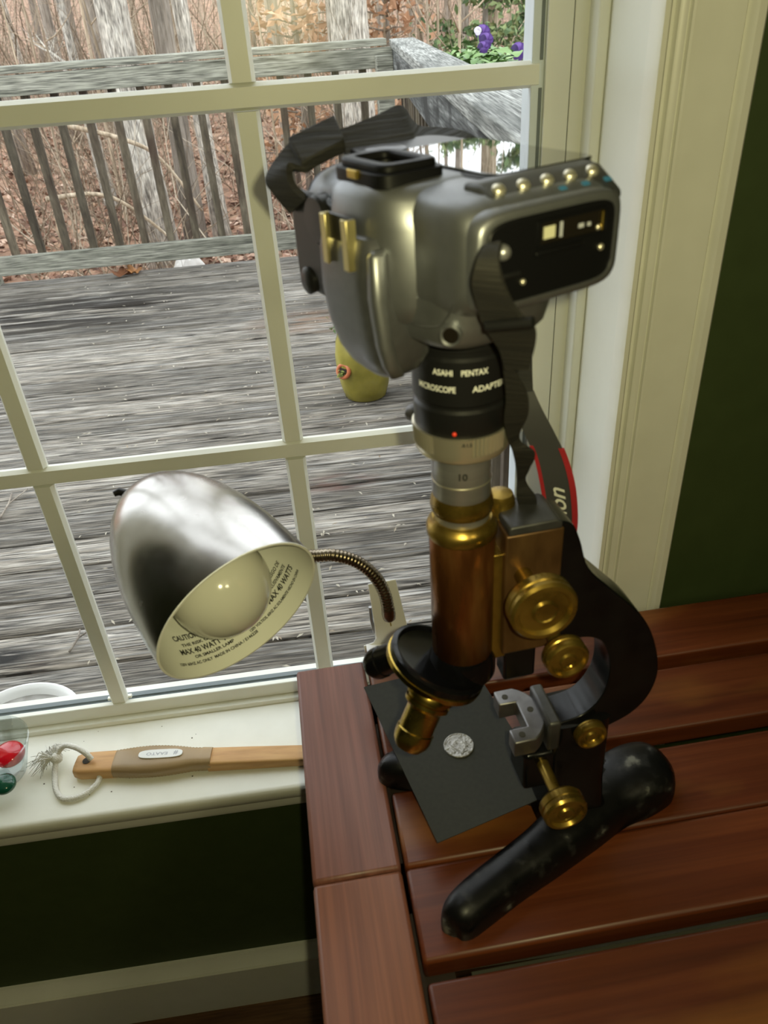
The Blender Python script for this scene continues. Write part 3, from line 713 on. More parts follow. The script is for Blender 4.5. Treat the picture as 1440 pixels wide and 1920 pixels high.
cards(pts, .009, 'seed', 'deck_chaff', label='pale seeds and leaf bits scattered over the deck boards', cat='debris', up=.8, aspect=.32, seed=9)
for i, (pp, lab) in enumerate(((((150, 1180), (130, 1222)), 'thin forked twig lying on the near deck boards'), (((22, 925), (0, 972)), 'thin twig at the left edge of the deck'))):
    a, b = PZ(*pp[0], DZ + .006), PZ(*pp[1], DZ + .006)
    tag(obj('twig', MB().tube([a, a.lerp(b, .5) + Vector((.008, .004, .003)), b], [.002, .003, .003], 6).tube([a.lerp(b, .5) + Vector((.008, .004, .003)), a + Vector((.05, .01, .004))], [.0025, .0015], 6), 'bark2', smooth=180), lab, 'twig')

# ================================================================ TABLE
TZ = .74
tb = thing('dining_table', 'reddish wooden slatted table in front of the window', 'table', (-.0503, .5419, 0), math.radians(1.6))
# local: u along slats (+x), v = toward the window (+y); far edge v=0
TH = .022
def slat(name, x0, x1, y0, y1, mat_, z1=TZ, th=TH, bev=.003): return obj(name, MB().box(x0, x1, y0, y1, z1 - th, z1), mat_, tb, bevel=bev)
slat('frame_plank', 0, .0655, -.2175, 0, 'tframe'); slat('frame_plank', 0, .0655, -.80, -.2187, 'tframe2')
slat('frame_plank', 1.05, 1.1155, -.2175, .0135, 'tframe'); slat('frame_plank', 1.05, 1.1155, -.80, -.2187, 'tframe')
sl = [(.0125, -.053), (-.068, -.135), (-.152, -.2175), (-.2187, -.2865), (-.2985, -.366), (-.378, -.4455), (-.4575, -.525), (-.537, -.6045), (-.6165, -.684), (-.696, -.80)]
for a, b in sl: slat('slat', .0685, 1.048, b, a, 'tslat')
obj('apron', MB().box(.012, .036, -.79, -.01, TZ - .09, TZ - TH), 'tslat', tb, bevel=.002)
obj('apron', MB().box(1.08, 1.10, -.79, -.01, TZ - .09, TZ - TH), 'tslat', tb, bevel=.002)
obj('cross_rail', MB().box(.036, 1.08, -.06, -.03, TZ - .075, TZ - TH - .001), 'tdark', tb)
obj('cross_rail', MB().box(.036, 1.08, -.24, -.20, TZ - .075, TZ - TH - .001), 'tdark', tb)
obj('cross_rail', MB().box(.036, 1.08, -.77, -.73, TZ - .075, TZ - TH - .001), 'tdark', tb)
obj('runner', MB().box(.05, .09, -.79, -.01, TZ - .045, TZ - TH - .001), 'tdark', tb)
obj('hinge_strip', MB().box(.10, .52, -.298, -.291, TZ - .030, TZ - .014), 'hinge', tb)
for lx, ly in ((.012, -.075), (.012, -.79), (1.05, -.075), (1.05, -.79)):
    obj('leg', MB().box(lx, lx + .055, ly, ly + .06, 0, TZ - TH), 'tdark', tb, bevel=.003)

# ================================================================ MICROSCOPE (local: s along +x, t +y, z up from the table)
AX = Vector((.0715, .345, TZ))
sc = thing('microscope', 'antique brass and black enamel microscope standing on the table', 'microscope', AX, math.radians(5))
RX = Matrix.Rotation(PI / 2, 4, 'X')
def E3(s, t, z): return Vector((s, t, z)) * .001
# foot: horseshoe of two legs and a heel
def foot_leg(pts):
    rs = []
    ps = smoothpts(pts, 6)
    for i, (s, t, hw, h) in enumerate(ps):
        a = ps[max(i - 1, 0)]; b = ps[min(i + 1, len(ps) - 1)]; d = Vector((b[0] - a[0], b[1] - a[1], 0)).normalized(); nrm = Vector((-d.y, d.x, 0))
        prof = [(-1, 0), (-1.02, .25), (-.97, .55), (-.78, .84), (-.42, .97), (0, 1), (.42, .97), (.78, .84), (.97, .55), (1.02, .25), (1, 0)]
        rs.append([(Vector((s, t, 0)) + nrm * hw * q + Vector((0, 0, h * z))) * .001 for q, z in prof])
    return rs
fm = MB()
fm.rings(foot_leg([(-31, -70, 3, 8), (-29, -68, 9, 18), (-22, -64, 13.5, 24), (-8, -57, 15, 26), (20, -45, 15.5, 27), (50, -33, 17, 29), (82, -17, 21, 30), (112, -2, 24, 30), (138, 6, 27, 33), (160, 9, 23, 31), (170, 10, 13, 22), (173, 10, 3, 8)]))
fm.rings(foot_leg([(-48, 74, 3, 8), (-46, 72, 9, 18), (-38, 66, 13, 24), (-16, 58, 14, 26), (20, 48, 15.5, 27), (50, 36, 17, 29), (82, 20, 20, 30), (112, 8, 22, 30), (135, 8, 20, 30)]))
obj('foot', fm, 'worn', sc, smooth=60)
pil = MB()
pil.rings([[E3(s + 0, t, z) for s, t in sellipse(80, 0, hs, ht, 6, 28)] for z, hs, ht in ((20, 27, 24), (34, 23, 20), (55, 21.5, 18.5), (95, 21, 17), (118, 21, 16.5))])
plr = obj('pillar', pil, 'black', sc, smooth=50)
# arm
outer = smoothpts([(50, 287), (60, 283), (66, 270), (73, 249), (90, 229), (111, 205), (124, 180), (131, 150), (127, 128), (116, 114), (100, 106)], 5)
inner = smoothpts([(57, 120), (68, 120), (82, 124), (92, 136), (96, 153), (94, 172), (88, 187), (77, 194), (62, 195), (52, 198)], 5)
poly = outer + [(80, 100), (57, 103)] + inner + [(51, 240)]
mt_st = Matrix(((.001, 0, 0, 0), (0, 0, .001, 0), (0, .001, 0, 0), (0, 0, 0, 1)))   # (s, z, t) -> (s, t, z)
obj('arm', MB().prism(poly, -12.5, 12.5, mt_st), 'black', sc, bevel=.0025, seg=3, smooth=35)
obj('arm_cap', MB().prism([(22.5, 283), (22.5, 287.5), (24, 289), (50, 289.5), (53.5, 287), (53.5, 283)], -14.5, 14.5, mt_st), 'steeld', sc, bevel=.0012)
obj('slide_block', MB().prism([(21, 195), (55, 195), (55, 283), (21, 283)], -14, 14, mt_st), 'brassd', sc, bevel=.0012)
obj('slide_rail', MB().prism([(15, 188), (25, 188), (25, 268), (15, 268)], -9, 9, mt_st), 'brass', sc, bevel=.001)
obj('lower_block', MB().prism([(30, 150), (52, 150), (52, 196), (30, 196)], 6, 22, mt_st), 'black', sc, bevel=.002)
# knobs
def knob(name, s, t0, t1, z, r, mat_, parent=sc, flip=1):
    w_ = t1 - t0
    pr = [(.001, t0), (r * .30, t0), (r * .34, t0 - .6), (r * .40, t0 + .8), (r * .72, t0 + 1.6), (r * .80, t0 - .8), (r * .93, t0 - .6), (r, t0 + 1.2), (r, t0 + 3.4), (r * .96, t0 + 4.0), (r * .96, t0 + 4.8), (r, t0 + 5.4), (r, t1 - 2), (r * .9, t1), (r * .45, t1 + .5), (r * .30, t1 + 3)]
    mtk = Matrix.Translation(E3(s, 0, z)) @ Matrix(((.001, 0, 0, 0), (0, 0, flip * .001, 0), (0, .001, 0, 0), (0, 0, 0, 1)))
    return obj(name, MB().lathe(pr, 40, mtk), mat_, parent, smooth=30)
ck = knob('coarse_focus_knob', 31.5, -48, -36, 255, 19, 'brass'); knob('coarse_focus_knob', 31.5, -48, -36, 255, 19, 'brass', flip=-1)
obj('shaft', MB().tube([E3(31.5, -38, 255), E3(31.5, 38, 255)], .0052, 16), 'brass', ck, smooth=60)
fk = knob('fine_focus_knob', 48, -47, -37, 214, 13, 'brass'); knob('fine_focus_knob', 48, -47, -37, 214, 13, 'brass', flip=-1)
obj('shaft', MB().tube([E3(48, -38, 214), E3(48, 38, 214)], .0042, 16), 'brass', fk, smooth=60)
knob('hinge_screw', 83, -23, -16.5, 112, 11, 'brass')
sk = knob('substage_knob', 53, -56, -44, 84, 15, 'brass')
obj('substage_shaft', MB().tube([E3(53, -46, 84), E3(53, -40, 84), E3(53, -39, 84), E3(53, -14, 84)], [.0065, .0065, .0042, .0042], 16), 'brass', sk, smooth=50)
obj('substage_bracket', MB().box(.040, .066, -.0145, .0145, .058, .094), 'black', sc, bevel=.003)
# stage yoke (stage missing): plate with two forward prongs
Ym = MB()
arc = [(30 + 27 * math.cos(a), 1.5 + 27 * math.sin(a)) for a in np.linspace(-1.05, 1.05, 12)]
yk = [(x, y) for x, y in arc] + [(30, 25), (30, 12), (42, 12), (42, -10), (29, -10), (29, -22)]
Ym.prism(yk, 107, 121, Matrix.Scale(.001, 4))
sy = obj('stage_yoke', Ym, 'steel', sc, bevel=.001)
obj('stage_mount', MB().box(.054, .063, -.018, .019, .100, .127), 'steeld', sc, bevel=.002)
for hs, ht in ((36, 18), (49, 3), (36, -16)):
    obj('screw_hole', MB().lathe([(.0022, .1206), (.0022, .1214), (.0001, .1214)], 12, Matrix.Translation((hs * .001, ht * .001, 0))), 'darkgap', sy)
# body tube
obj('body_tube', MB().lathe([(.0165, .192), (.0185, .194), (.0185, .284), (.0180, .2845)], 48), 'brassr', sc, smooth=50)
obj('tube_collar', MB().lathe([(.0188, .2825), (.0196, .2835), (.0199, .2865), (.0197, .2885), (.0186, .2905), (.0164, .2925), (.0164, .2935)], 48), 'brass', sc, smooth=50)
dtb = obj('draw_tube', MB().lathe([(.0150, .285), (.0150, .306), (.0158, .307), (.0158, .339), (.0150, .3395)], 48), 'chrome', sc, smooth=40)
obj('draw_ring', MB().lathe([(.0152, .298), (.0166, .2985), (.0174, .302), (.0168, .3055), (.0158, .309)], 48), 'brass', dtb, smooth=60)
vs_ = MB().lathe([(.0159, .3185), (.0161, .319), (.0159, .3195)], 48, caps=False); obj('draw_line', vs_, 'knurl', dtb)
obj('rack_cap', MB().lathe([(.0085, .20), (.0085, .292), (.0070, .296), (.001, .297)], 24, Matrix.Translation(E3(26, 11, 0))), 'brass', sc, smooth=50)
# nosepiece: tilted turret, with two side objectives
nt = Vector((math.sin(math.radians(27)), 0, math.cos(math.radians(27))))
NC = E3(-16, 0, 187); fN = frame_mt(NC, nt, (0, 1, 0))
nsp = obj('nosepiece', MB().lathe([(.0285, -.004), (.0315, -.002), (.0318, .002), (.0295, .0035), (.0285, .0035), (.0272, .0005), (.020, -.0015), (.001, -.002)], 56, fN), 'black', sc, smooth=40)
obj('nosepiece_ring', MB().lathe([(.020, -.0075), (.0295, -.0070), (.0322, -.0062), (.0324, -.0030), (.0312, -.0022)], 56, fN), 'brassy', nsp, smooth=40)
obj('nosepiece_collar', MB().lathe([(.0205, .178), (.0205, .190), (.0185, .196)], 40), 'black', sc, smooth=50)
obj('nosepiece_cone', MB().lathe([(.008, -.018), (.019, -.012), (.023, -.0074)], 40, fN), 'brass', nsp, smooth=50)
def objective(p, q, k, mat_, nm='objective'):
    p = Vector(p) * .001; q = Vector(q) * .001; L = (q - p).length; f = frame_mt(p, q - p)
    pr = [(9.5, -4), (11.5, 0), (11.5, 2.5), (10.2, 3.2), (10.2, 4.4), (11, 5), (11, 7), (9.0, 9), (8.6, 10), (8.6, 22), (9.2, 22.6), (9.2, 27), (8.6, 30), (6.4, 33.5), (3.5, 34), (.1, 33)]
    return obj(nm, MB().lathe([(a * k * .001, b * L / 34) for a, b in pr], 36, f), mat_, nsp, smooth=35)
objective((-25, -18, 180), (-44, -30, 149), 1.28, 'brassy')
objective((-30, 17, 184), (-55, 30, 163), 1.15, 'black')

# ================================================================ ADAPTER between tube and camera
ad = thing('microscope_adapter', 'black ring adapter joining the camera to the microscope tube', 'adapter', AX + Vector((0, 0, .3335)))
z0 = .3335
prof = [(.0160, .3385), (.0234, .3385), (.0240, .3395), (.0240, .3425)]
obj('nickel_base', MB().lathe([(a, b - z0) for a, b in prof], 56), 'knurl', ad, smooth=40)
kn = []
for zz, rr_ in ((.3425, .0246), (.3525, .0252)):
    ring = []
    for j in range(144):
        a = 2 * PI * j / 144; ribs = (j // 18) % 2 == 0
        q = rr_ - (.0007 if (ribs and j % 2) else 0); ring.append(Vector((q * math.cos(a), q * math.sin(a), zz - z0)))
    kn.append(ring)
obj('knurled_ring', MB().rings(kn), 'knurl', ad, smooth=20)
brl = obj('barrel', MB().lathe([(a, b - z0) for a, b in [(.0235, .3525), (.0240, .3535), (.0240, .3655), (.0228, .367), (.0228, .3685), (.0243, .370), (.0243, .392), (.0232, .3935), (.0232, .396), (.0262, .3975), (.0262, .4115), (.0235, .4135), (.0235, .414)]], 64), 'cblack', ad, smooth=35)
vd = Vector((-AX.x, -AX.y, 0)).normalized(); va = math.atan2(vd.y, vd.x)
def cyl_fn(R_, a0, zc):
    return lambda u, v: (R_ * math.cos(a0 + u / R_), R_ * math.sin(a0 + u / R_), zc + v)
def cyl_fn2(R_, a0, zc): return lambda u, v: (R_ * math.cos(a0 + u / R_), R_ * math.sin(a0 + u / R_), zc + v)
tm = MB()
for wd_, sz_, R0_, a0_, zc_, ww_ in (('ASAHI', .0040, .02438, -.36, .3868, .0100), ('PENTAX', .0040, .02438, .26, .3868, .0130), ('MICROSCOPE', .0042, .02438, -.53, .3785, .0205), ('ADAPTER', .0042, .02438, .58, .3785, .0180)):
    obj('lettering', text_on(MB(), wd_, sz_, cyl_fn(R0_, va + a0_, zc_ - z0), bold=.00008, width=ww_), 'white_ink', brl, smooth=0)
obj('tube_number', text_on(MB(), '10', .0055, cyl_fn(.01588, va + .02, .3262 - z0), bold=.0002), 'black_ink', ad, smooth=0)
def dot(name, R_, a, z, r, mat_, parent):
    f = frame_mt((R_ * math.cos(a), R_ * math.sin(a), z), (math.cos(a), math.sin(a), 0)); return obj(name, MB().lathe([(r, -.0006), (r, .0004), (r * .6, .0008), (r * .05, .0009)], 14, f), mat_, parent, smooth=50)
dot('index_dot', .0240, va - .14, .3555 - z0, .0011, 'reddot',brl)
dot('mount_dot', .0262, va + .24, .4085 - z0, .0012, 'reddot',brl)
dot('white_mark', .0262, va - .62, .4050 - z0, .0010, 'white_ink',brl)
text_on(tm2 := MB(), '.0.1.2', .0024, cyl_fn(.02535, va + .10, .350 - z0), bold=.0001); obj('scale_marks', tm2, 'black_ink', ad, smooth=0)
a_ = va - 2.15; dv = Vector((math.cos(a_), math.sin(a_), 0)); f = frame_mt(dv * .0225 + Vector((0, 0, .3475 - z0)), dv)
obj('thumb_screw', MB().lathe([(.0022, 0), (.0022, .003), (.0042, .003), (.0046, .004), (.0046, .0095), (.0040, .0105), (.0001, .0105)], 24, f), 'steel', ad, smooth=40)

# ================================================================ CAMERA (local x: grip side, y: top plate, z: back, mm)
cm = thing('digital_camera', 'silver and black digital camera mounted face down on the microscope adapter', 'camera', AX + Vector((0, 0, .422)), math.radians(115))
MM = Matrix.Scale(.001, 4)
secs = [(-61, -27, 31, 13, 38, 3.2), (-60, -31, 35, 10, 41, 4), (-57, -35, 38.5, 7, 45, 5), (-50, -39, 41, 3, 48, 6), (-30, -44, 42.5, 0, 49, 6), (30, -46, 42, 0, 49, 6), (46, -46, 40, -4, 48, 5), (58, -46, 39, -17, 47, 4.5), (76, -44, 37, -18, 44, 4), (82, -40, 33, -13, 39, 3.2), (84, -34, 27, -7, 33, 3)]
bd = MB()
bd.rings([[Vector((x, p[0], p[1])) * .001 for p in sellipse((ya + yb) / 2, (za + zb) / 2, (yb - ya) / 2, (zb - za) / 2, e, 40)] for x, ya, yb, za, zb, e in secs])
obj('body', bd, 'silver', cm, smooth=180)
gp = MB(); gs = [(47, -46.5, 25, -5, 30, 4), (58, -46.8, 30, -18.5, 40, 4.5), (76, -44.8, 37.6, -19, 44.4, 4), (82.4, -40.6, 33.6, -13.6, 39.4, 3.2), (84.6, -34, 27, -7, 33, 3)]
gp.rings([[Vector((x, p[0], p[1])) * .001 for p in sellipse((ya + yb) / 2, (za + zb) / 2, (yb - ya) / 2, (zb - za) / 2, e, 40)] for x, ya, yb, za, zb, e in gs])
obj('grip', gp, 'cblack', cm, smooth=180)
obj('mount_housing', MB().rings([[Vector((p[0], p[1], z)) * .001 for p in sellipse((xa + xb) / 2, (ya + yb) / 2, (xb - xa) / 2, (yb - ya) / 2, 4, 44)] for z, xa, xb, ya, yb in ((8, -52, 38, -20, 42.6), (-2, -50, 37, -19, 42.6), (-8, -48.5, 36, -18, 42.4), (-11, -46.5, 34, -15, 41), (-12, -42, 30, -10, 37))]), 'silver', cm, smooth=50)
# lens mount collar
obj('mount_collar', MB().lathe([(.033, -.008), (.0335, -.0115), (.033, -.0125), (.030, -.0135), (.026, -.0140), (.024, -.0140)], 56), 'cblack', cm, smooth=40)
# prism fairing
pr = []
for z, w_, yt, e in ((50, 21, 47, 3), (48.5, 27, 50.5, 3), (44, 32, 53, 2.9), (34, 35, 54.5, 2.7), (18, 36, 54.5, 2.6), (4, 35, 53.5, 2.7), (-3, 32, 51, 3), (-6, 27, 48, 3)):
    pr.append([Vector((3 + a, b, z)) * .001 for a, b in sellipse(0, 18, w_, yt - 18, e, 44)])
obj('prism_housing', MB().rings(pr), 'silver', cm, smooth=180)
# flash head with nose
fh = []
for z, w_, yt, yb, e in ((31, 17, 56.5, 44, 3.5), (30, 20, 58, 40, 4), (22, 23, 59.4, 30, 4.5), (6, 24.5, 59.6, 26, 4.5), (-10, 24, 58, 24, 4.2), (-22, 22, 55, 25, 3.8), (-29, 18.5, 51.5, 28, 3.4), (-32.5, 13, 48, 31, 3), (-33.5, 7, 44, 35, 2.6)):
    fh.append([Vector((5 + a, b, z)) * .001 for a, b in sellipse(0, (yt + yb) / 2, w_, (yt - yb) / 2, e, 40)])
obj('flash_head', MB().rings(fh), 'silverd', cm, smooth=180)
ridge = MB().rings([[Vector((-17.5 + a, b, z)) * .001 for a, b in sellipse(0, yc, w_, 3.6, 2.5, 16)] for z, w_, yc in ((27, 1.5, 53), (25, 3.4, 54.3), (8, 4.2, 55), (-12, 4, 53), (-22, 3.4, 50.5), (-28, 1.6, 47.5))])
obj('flash_ridge', ridge, 'silver', cm, smooth=180)
# hot shoe
hs = MB().box(-8, 13, 57.0, 58.4, 18, 38, MM)
hsb = obj('hot_shoe_base', hs, 'cblack', cm, bevel=.0004)
def rail_(x0, x1, x2):
    return MB().prism([(x0, 57.4), (x1, 57.4), (x1, 60.8), (x2, 60.8), (x2, 61.9), (x0, 61.9)], 18, 38, MM)
obj('hot_shoe_rail', rail_(-8.4, -6.9, -3.9), 'shoe', hsb, bevel=.0003)
obj('hot_shoe_rail', rail_(13.4, 11.9, 8.9), 'shoe', hsb, bevel=.0003)
obj('hot_shoe_spring', MB().box(-2, .5, 58.4, 59.2, 19, 36, MM), 'shoe', hsb, bevel=.0003)
# eyepiece
def plate(name, x0, x1, y0, y1, z0_, z1_, mat_, e=8, hole=None, parent=cm, bev=.0005, tilt=None):
    cx_, cy_ = (x0 + x1) / 2, (y0 + y1) / 2; a = sellipse(cx_, cy_, (x1 - x0) / 2, (y1 - y0) / 2, e, 40)
    if hole:
        b = sellipse(cx_, cy_, (x1 - x0) / 2 - hole, (y1 - y0) / 2 - hole, e, 40)
        rs = [[Vector((p[0], p[1], z)) * .001 for p in q] for q, z in ((a, z0_), (a, z1_), (b, z1_), (b, z0_))]
        mb = MB().rings(rs, closed=True)
    else: mb = MB().prism(a, z0_, z1_, MM)
    return obj(name, mb, mat_, parent, bevel=bev, seg=2)
ey = plate('eyecup', -18, 24, 18, 50, 48, 53.5, 'rubber', 5, hole=4.5)
plate('eyecup_lip', -15.5, 21.5, 20.5, 47.5, 53, 56.5, 'rubber', 6, hole=5, bev=.001, parent=ey)
plate('viewfinder_window', -11, 17, 25, 43, 48, 51, 'eyeg', 8)
plate('eyecup_clip', -1, 7, 49, 51.2, 50.5, 53.8, 'brassy', 8, parent=ey)
# back panel, LCD, buttons
bpn = plate('back_panel', -42, 78, -42, 15, 46, 50.0, 'cblack', 7, bev=.0015)
plate('lcd_cover', -38, 44, -41.5, 12, 49.8, 51.0, 'lcd', 12, bev=.0004, parent=bpn)
plate('status_panel', 4, 30, 12, 17, 49, 50.6, 'silverd', 6)
bst = obj('button_strip', MB().prism([(-60, 42.0), (-47, 50.2), (-37, 50.9), (-37, 44), (-60, 38)], -34, 27, Matrix(((.001, 0, 0, 0), (0, 0, .001, 0), (0, .001, 0, 0), (0, 0, 0, 1)))), 'strip', cm, bevel=.002, seg=3)
bn = Vector((-.50, 0, .866)).normalized()
for i in range(5):
    y = 20 - 11.6 * i; p = E3(-50.0, y, 48.6)
    f = frame_mt(p, bn, (0, 1, 0))
    obj('button', MB().lathe([(.0026, -.001), (.0026, .0006), (.0020, .0013), (.0001, .0015)], 20, f), 'knurl', bst, smooth=60)
    g = frame_mt(E3(-55.2, y - 3.4, 45.7) , bn, (0, 1, 0))
    if i > 1: obj('button_mark', MB().box(-.0016, .0016, -.0010, .0010, -.0002, .0004, g), 'bluei', bst, smooth=0)
for i in range(4):
    f = frame_mt(E3(70, -22 + 10 * i, 45.6), (.3, 0, 1)); obj('thumb_button', MB().lathe([(.0030, -.001), (.0030, .001), (.0022, .0017), (.0001, .0018)], 18, f), 'cblack', cm, smooth=60)
obj('control_pad', MB().lathe([(.011, .044), (.011, .0497), (.009, .0506), (.001, .0508)], 32, Matrix.Translation((.060, .0, 0))), 'silverd', cm, smooth=50)
# left side: black port bay
yz = Matrix(((0, 0, -.001, 0), (.001, 0, 0, 0), (0, .001, 0, 0), (0, 0, 0, 1)))   # (y, z, -x)
obj('side_rim', MB().rings([[Vector((-x, p[0], p[1])) * .001 for p in sellipse(3, 25.5, hy, hz, 6, 40)] for x, hy, hz in ((56, 36.3, 19.4), (60.8, 35.6, 18.6), (62.2, 34.2, 17.4), (62.2, 32.0, 15.4), (57, 31.5, 15))]), 'silver', cm, smooth=60)
pb_ = MB().prism(sellipse(1.5, 25.0, 32.2, 15.4, 7, 36), 58, 61.6, yz); obj('port_bay', pb_, 'rubber', cm, bevel=.001)
obj('port_recess_frame', MB().rings([[Vector((-x, p[0], p[1])) * .001 for p in sellipse(-7, 33, hy, hz, 12, 32)] for x, hy, hz in ((61.0, 18.5, 5.2), (62.6, 18.0, 5.0), (62.6, 16.8, 4.1), (61.5, 16.5, 3.9))], caps=False), 'rubber', cm, smooth=30)
obj('port_plate', MB().box(-61.9, -61.0, -23, 9, 29.2, 36.8, MM), 'eyeg', cm, smooth=0)
obj('port_label', MB().box(-62.3, -61.8, 2.6, 8.0, 31.0, 35.4, MM), 'label', cm, smooth=0)
obj('port_mark', MB().box(-62.2, -61.8, -1.2, 0, 30.4, 36, MM).box(-62.2, -61.8, -12, -9.5, 32, 33.6, MM).box(-62.2, -61.8, -15.6, -14, 32, 33.4, MM), 'grey_ink', cm, smooth=0)
obj('port_pin', MB().tube([E3(-62.4, -21.5, 29.5), E3(-62.4, -21.5, 36.5)], .0008, 10), 'brassy', cm)
obj('port_flap', MB().box(-63.0, -61.2, -12, 12, 25.2, 27.0, MM), 'rubber', cm, bevel=.0004)
def screw(y, z, r=.0014):
    f = frame_mt(E3(-61.6, y, z), (-1, 0, 0)); obj('screw', MB().lathe([(r, 0), (r, .0006), (r * .6, .0011), (r * .05, .0012)], 16, f), 'knurl', cm, smooth=60)
screw(-22.5, 22.5); screw(17, 17, .0012); screw(-20, 30.5, .0012)
f = frame_mt(E3(-61.6, 27.5, 30), (-1, 0, 0)); obj('strap_lug', MB().lathe([(.0030, -.001), (.0030, .0015), (.0019, .0032), (.0001, .0036)], 18, f), 'chrome', cm, smooth=50)
obj('strap_ring', MB().box(-64.4, -63.0, 20, 33, 20.5, 22.5, MM), 'cblack', cm, bevel=.0006)
# shoulder seam and remote socket
f = frame_mt(E3(-44.8, 38.4, -3.6), (-.62, .78, -.06))
obj('socket_ring', MB().lathe([(.0042, -.004), (.0046, .0008), (.0041, .0014), (.0033, .0006), (.0033, -.003)], 28, f), 'silver', cm, smooth=40)
obj('socket_hole', MB().lathe([(.0034, -.003), (.0034, .0006), (.0001, .0006)], 24, f), 'eyeg', cm, smooth=40)
obj('shoulder_seam', MB().tube(smoothpts([E3(-20, 43.0, -3.6), E3(-32, 42.8, -2.4), E3(-42, 42.0, .5), E3(-47, 41.4, 5), E3(-50, 40.8, 11)], 5), .00035, 6), 'silverd', cm)
# mode dial and shutter area on the grip side
obj('mode_dial', MB().lathe([(.0105, .036), (.0112, .038), (.0112, .0445), (.0100, .0458), (.0001, .046)], 40, Matrix.Translation((.051, 0, .026)) @ Matrix.Rotation(-PI / 2, 4, 'X')), 'cblack', cm, smooth=30)
obj('top_plate', MB().rings([[Vector((x, p[0], p[1])) * .001 for p in sellipse(40, 12, 3.4, 24, 4, 24)] for x in (32, 80)]), 'cblack', cm, bevel=.002)
obj('shutter_button', MB().lathe([(.0065, .042), (.0068, .0445), (.005, .0458), (.0001, .046)], 28, Matrix.Translation((.068, 0, -.006)) @ Matrix.Rotation(-PI / 2, 4, 'X')), 'cblack', cm, smooth=50)

# straps (children of the camera; surveyed in world space)
def strap(name, rows, mat_, th=.0014, k=6, parent=cm):
    rr_ = smoothpts([tuple(P(a[0], a[1], a[2])) + tuple(P(b[0], b[1], b[2])) for a, b in rows], k)
    return obj(name, MB().ribbon([q[:3] for q in rr_], [q[3:] for q in rr_], th), mat_, parent, world=True, smooth=70), rr_
strap('neck_strap', [((908, 462, .262), (940, 455, .258)), ((893, 495, .258), (936, 494, .254)), ((886, 530, .262), (950, 548, .256)), ((896, 575, .270), (975, 590, .262)), ((908, 610, .276), (1000, 612, .266)), ((936, 652, .286), (1005, 640, .276)), ((947, 690, .294), (992, 690, .288))], 'strap', .002)
strap('neck_strap', [((940, 655, .296), (950, 645, .290)), ((946, 700, .300), (962, 690, .294)), ((949, 745, .306), (988, 738, .300)), ((945, 790, .316), (990, 775, .312)), ((955, 830, .325), (972, 820, .330)), ((962, 848, .333), (1003, 850, .328)), ((968, 880, .340), (992, 878, .342)), ((970, 905, .347), (985, 900, .350)), ((968, 930, .352), (1006, 935, .350)), ((978, 965, .360), (1002, 962, .360)), ((985, 1000, .368), (998, 1000, .368))], 'strap')
obj('strap_slider', MB().tube([P(912, 612, .268), P(1000, 604, .258)], .0022, 8), 'cblack', cm, world=True, smooth=60)
# far side: grip lug, buckle, loop over the back
strap('neck_strap', [((548, 398, .395), (575, 372, .385)), ((520, 365, .40), (548, 345, .39)), ((503, 338, .405), (545, 312, .395)), ((530, 290, .41), (572, 318, .395)), ((560, 262, .415), (600, 300, .40)), ((606, 236, .42), (640, 280, .405))], 'strap', .004)
obj('strap_buckle', MB().ribbon([P(540, 268, .410), P(628, 226, .425)], [P(566, 316, .395), P(648, 274, .405)], .007), 'strap', cm, world=True, bevel=.001)
strap('neck_strap', [((625, 250, .418), (650, 294, .405)), ((668, 234, .425), (690, 288, .408)), ((712, 216, .435), (730, 276, .412)), ((750, 200, .445), (770, 268, .418)), ((772, 228, .455), (785, 270, .424)), ((790, 240, .462), (805, 272, .432)), ((830, 242, .468), (842, 274, .44)), ((880, 254, .470), (882, 276, .450)), ((930, 300, .468), (935, 320, .450)), ((965, 420, .455), (985, 420, .445)), ((970, 560, .435), (1000, 560, .430)), ((965, 640, .422), (998, 640, .418)), ((960, 690, .412), (998, 690, .408)), ((962, 748, .402), (1000, 745, .400))], 'strap', .002)
so, rows = strap('neck_strap', [((960, 735, .403), (1001, 733, .400)), ((972, 770, .40), (1018, 770, .398)), ((980, 805, .40), (1040, 812, .398)), ((1000, 850, .402), (1060, 855, .400)), ((1012, 900, .405), (1074, 905, .402)), ((1020, 950, .409), (1079, 955, .406)), ((1022, 985, .413), (1078, 990, .410)), ((1018, 1030, .418), (1070, 1040, .416))], 'strapg', .0022)
L_ = [Vector(q[:3]) for q in rows]; R_ = [Vector(q[3:]) for q in rows]
off = Vector((0, -.0012, .0002)); n0 = 16
obj('strap_edge', MB().ribbon([l.lerp(r_, -.03) + off for l, r_ in zip(L_, R_)][n0:], [l.lerp(r_, .09) + off for l, r_ in zip(L_, R_)][n0:], .002), 'strapr', so, world=True)
obj('strap_edge', MB().ribbon([l.lerp(r_, .86) + off for l, r_ in zip(L_, R_)][n0:], [l.lerp(r_, 1.05) + off for l, r_ in zip(L_, R_)][n0:], .002), 'strapr', so, world=True)
def strap_fn(u, v):
    # u runs up the strap, v across it
    t = 32 - u / .0030; i = max(0, min(int(t), len(L_) - 2)); fr = t - i
    l = L_[i].lerp(L_[i + 1], fr); r_ = R_[i].lerp(R_[i + 1], fr); return l.lerp(r_, .46 + v / (r_ - l).length) + Vector((0, -.0019, .0004))
obj('strap_lettering', text_on(MB(), 'Canon', .0150, lambda u, v: strap_fn(u, -v), bold=.0002, shear=.25), 'white_ink', so, world=True, smooth=0)

